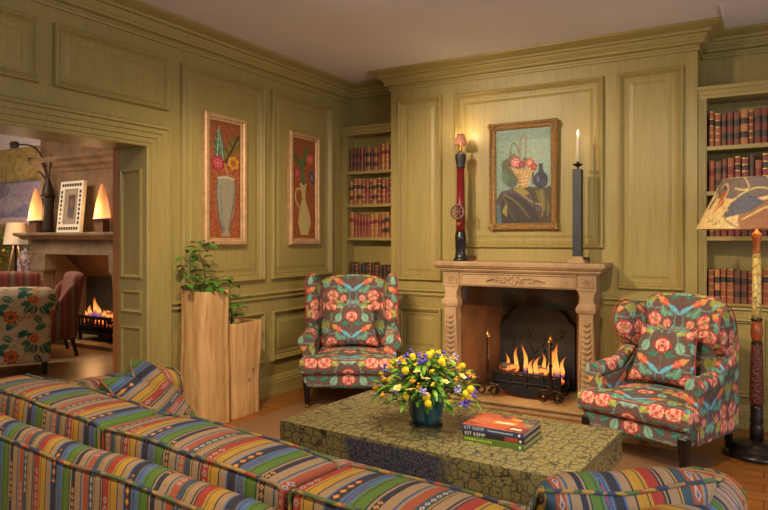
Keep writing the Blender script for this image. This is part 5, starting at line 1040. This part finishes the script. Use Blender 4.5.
# red striped tub chairs
def tub_chair(label, loc, rz):
    t = thing('tub_chair', label, 'armchair', loc, rz, 'red striped armchairs in the far room'); fu = lambda co, nn: np.stack([np.where(np.abs(nn[:, 0]) > .75, co[:, 1], co[:, 0]) + 3, co[:, 2]], 1)
    obj('seat', rbox((-.33, .33), (-.36, .30), (.20, .47), .04, 12, 12, 8, (0, .01, .02)), 'redstripe', t, smooth=True, uv=fu)
    obj('backrest', rbox((-.36, .36), (.22, .36), (.20, 1.02), .05, 14, 6, 20).xf(lambda p: (p[0] * (1 + .05 * (p[2] - .5)), p[1] + .16 * max(0, p[2] - .45), p[2] + .02 * (1 - (p[0] / .36) ** 2) * (p[2] > .8))), 'redstripe', t, smooth=True, uv=fu)
    for s in (-1, 1):
        ao = smooth_poly([(-.34, .2), (-.35, .52), (-.30, .60), (-.05, .62), (.14, .70), (.27, .92), (.36, .92), (.34, .2)], 60, 2); obj('arm', pad(ao, .055, lambda a, b, h: (s * .36 + h, a, b), 5, 10), 'redstripe', t, smooth=True, uv=fu)
        for y in (-.30, .30): obj('leg', MB().loft([[(x * w + s * .31, yy * w + y + .05 * (y > 0) * (1 - z / .2), z) for x, yy in ((-1, -1), (1, -1), (1, 1), (-1, 1))] for w, z in ((.018, 0), (.026, .22))]), 'black', t)
    return t
tub_chair('red striped armchair with its curved back at the right, before the far fire', (-7.83, 4.82, .0005), math.radians(-24)); tub_chair('red striped armchair at the left whose straight back shows above the cream armchair', (-8.75, 4.93, .0005), math.radians(-120))
t = thing('rolled_armchair', 'cream rolled-back armchair embroidered with green leaves and orange flowers beyond the doorway', 'armchair', (-7.18, 3.94, .0005), math.radians(58)); cf = lambda co, nn: CREAM.at(np.where(np.abs(nn[:, 0]) > .75, co[:, 1], co[:, 0]) + .11, np.where(np.abs(nn[:, 2]) > .75, co[:, 1], co[:, 2]) + .04)
o = obj('frame', rbox((-.50, .50), (-.40, .40), (.14, .46), .03, 140, 110, 50), 'floral', t, smooth=True); paint(o, cf)
o = obj('backrest', rbox((-.50, .50), (-.40, -.20), (.44, .70), .03, 140, 24, 40), 'floral', t, smooth=True); paint(o, cf)
o = obj('rolled_top', rbox((-.58, .58), (-.47, -.13), (.61, .93), .14, 150, 50, 60, (0, 0, .02)), 'floral', t, smooth=True); paint(o, cf)
for s in (-1, 1): o = obj('arm', rbox((s * .42 - .09, s * .42 + .09), (-.22, .40), (.44, .66), .07, 24, 60, 24), 'floral', t, smooth=True); paint(o, cf)
o = obj('seat_cushion', rbox((-.33, .33), (-.2, .41), (.45, .56), .04, 60, 60, 12), 'floral', t, smooth=True); paint(o, cf)
for x in (-.44, .44):
    for y in (-.34, .34): obj('leg', MB().loft([[(x + a * w, y + b_ * w, z) for a, b_ in ((-1, -1), (1, -1), (1, 1), (-1, 1))] for w, z in ((.022, 0), (.032, .16))]), 'black', t)
# ------------------------------------------------------------------ light
def light(kind, name, loc, energy, rgb, size=.1, rot=None, **k):
    L = bpy.data.lights.new(name, kind); L.energy = energy; L.color = rgb; o = bpy.data.objects.new(name, L); COL.objects.link(o); o.location = loc
    if kind == 'AREA': L.size = size
    else: L.shadow_soft_size = size
    if rot is not None: o.rotation_euler = rot
    for a, v in k.items(): setattr(L, a, v)
    return o
def aim(o, to): o.rotation_euler = (Vector(to) - o.location).to_track_quat('-Z', 'Y').to_euler(); return o
WARM = (1.0, .80, .54); FIRE = (1.0, .50, .18)
def aim_spot(x, y, e, to, spot=95, rgb=WARM, blend=.8):
    aim(light('SPOT', 'unseen_spot', (x, y, ZC - .03), e, rgb, .12, spot_size=math.radians(spot), spot_blend=blend), to)
aim_spot(-3.0, 2.2, 380, (-1.75, 5.4, 1.5), 68); aim_spot(-.9, 1.9, 250, (-.6, 4.6, .5), 80); aim_spot(-1.5, 3.1, 130, (-1.5, 3.1, 0), 85); aim_spot(-2.4, 2.0, 280, (-3.3, 4.8, .8), 70); aim_spot(-1.6, .3, 190, (-1.6, 1.6, .6), 100); aim_spot(-2.2, 3.0, 75, (-3.8, 3.6, .9), 85)  # first spot follows the wall shadows; the rest are unseen spots added for brightness
w_ = bpy.data.worlds.new('World'); SC.world = w_; w_.use_nodes = True; bg = w_.node_tree.nodes['Background']; bg.inputs[0].default_value = (1.0, .90, .78, 1); bg.inputs[1].default_value = .34
light('AREA', 'window_daylight', (2.5, 1.6, 1.7), 45, (.80, .90, 1.0), 1.6, (0, PI / 2, 0))
light('POINT', 'mantel_lamp_bulb', (-2.395, 5.46, MZ + 1.172), 2.2, (1, .72, .36), .02); light('POINT', 'candle_glow', (CX, CY, MZ + 1.06), .6, (1, .7, .35), .01)
light('POINT', 'floor_lamp_bulb', (-.04, 5.02, 1.64), 3.5, (1, .74, .40), .05)
light('POINT', 'fire_glow', (GX + .1, GY - .16, .46), 3.2, FIRE, .12); light('POINT', 'fire_glow_left', (GX - .15, GY - .18, .42), 2, FIRE, .1)
light('AREA', 'far_ceiling_fill', (-8.2, 3.4, 3.2), 60, (1, .84, .68), 1.5, (0, 0, 0)); light('POINT', 'far_fire_glow', (-7.93, 5.60, .62), 6, FIRE, .12)  # area light is unseen, added to fill the far room
light('POINT', 'tripod_lamp_bulb', (-9.62, 5.52, 1.72), 9, (1, .8, .55), .05); light('POINT', 'far_room_fill', (-9.6, 3.2, 2.5), 26, (1, .86, .74), .3)  # second light is unseen, added to brighten the far crown; no pendant lamp
for x in (-9.17, -7.64): light('POINT', 'cone_lamp_bulb', (x, 5.40, 1.85), 5, (1, .62, .3), .1)
# ------------------------------------------------------------------ camera
cam = bpy.data.cameras.new('camera'); co_ = bpy.data.objects.new('camera', cam); COL.objects.link(co_); cam.sensor_width = 36; cam.lens = 36 * 645.7 / 768; cam.shift_y = -(255 - 239.65) / 768; cam.clip_start = .05
co_.location = (0, 0, 1.45); co_.rotation_euler = (PI / 2, 0, math.radians(30.45)); SC.camera = co_
vs = SC.view_settings; vs.view_transform = 'Standard'; vs.look = 'None'; vs.gamma = 1; vs.use_curve_mapping = False; vs.exposure = 0.52
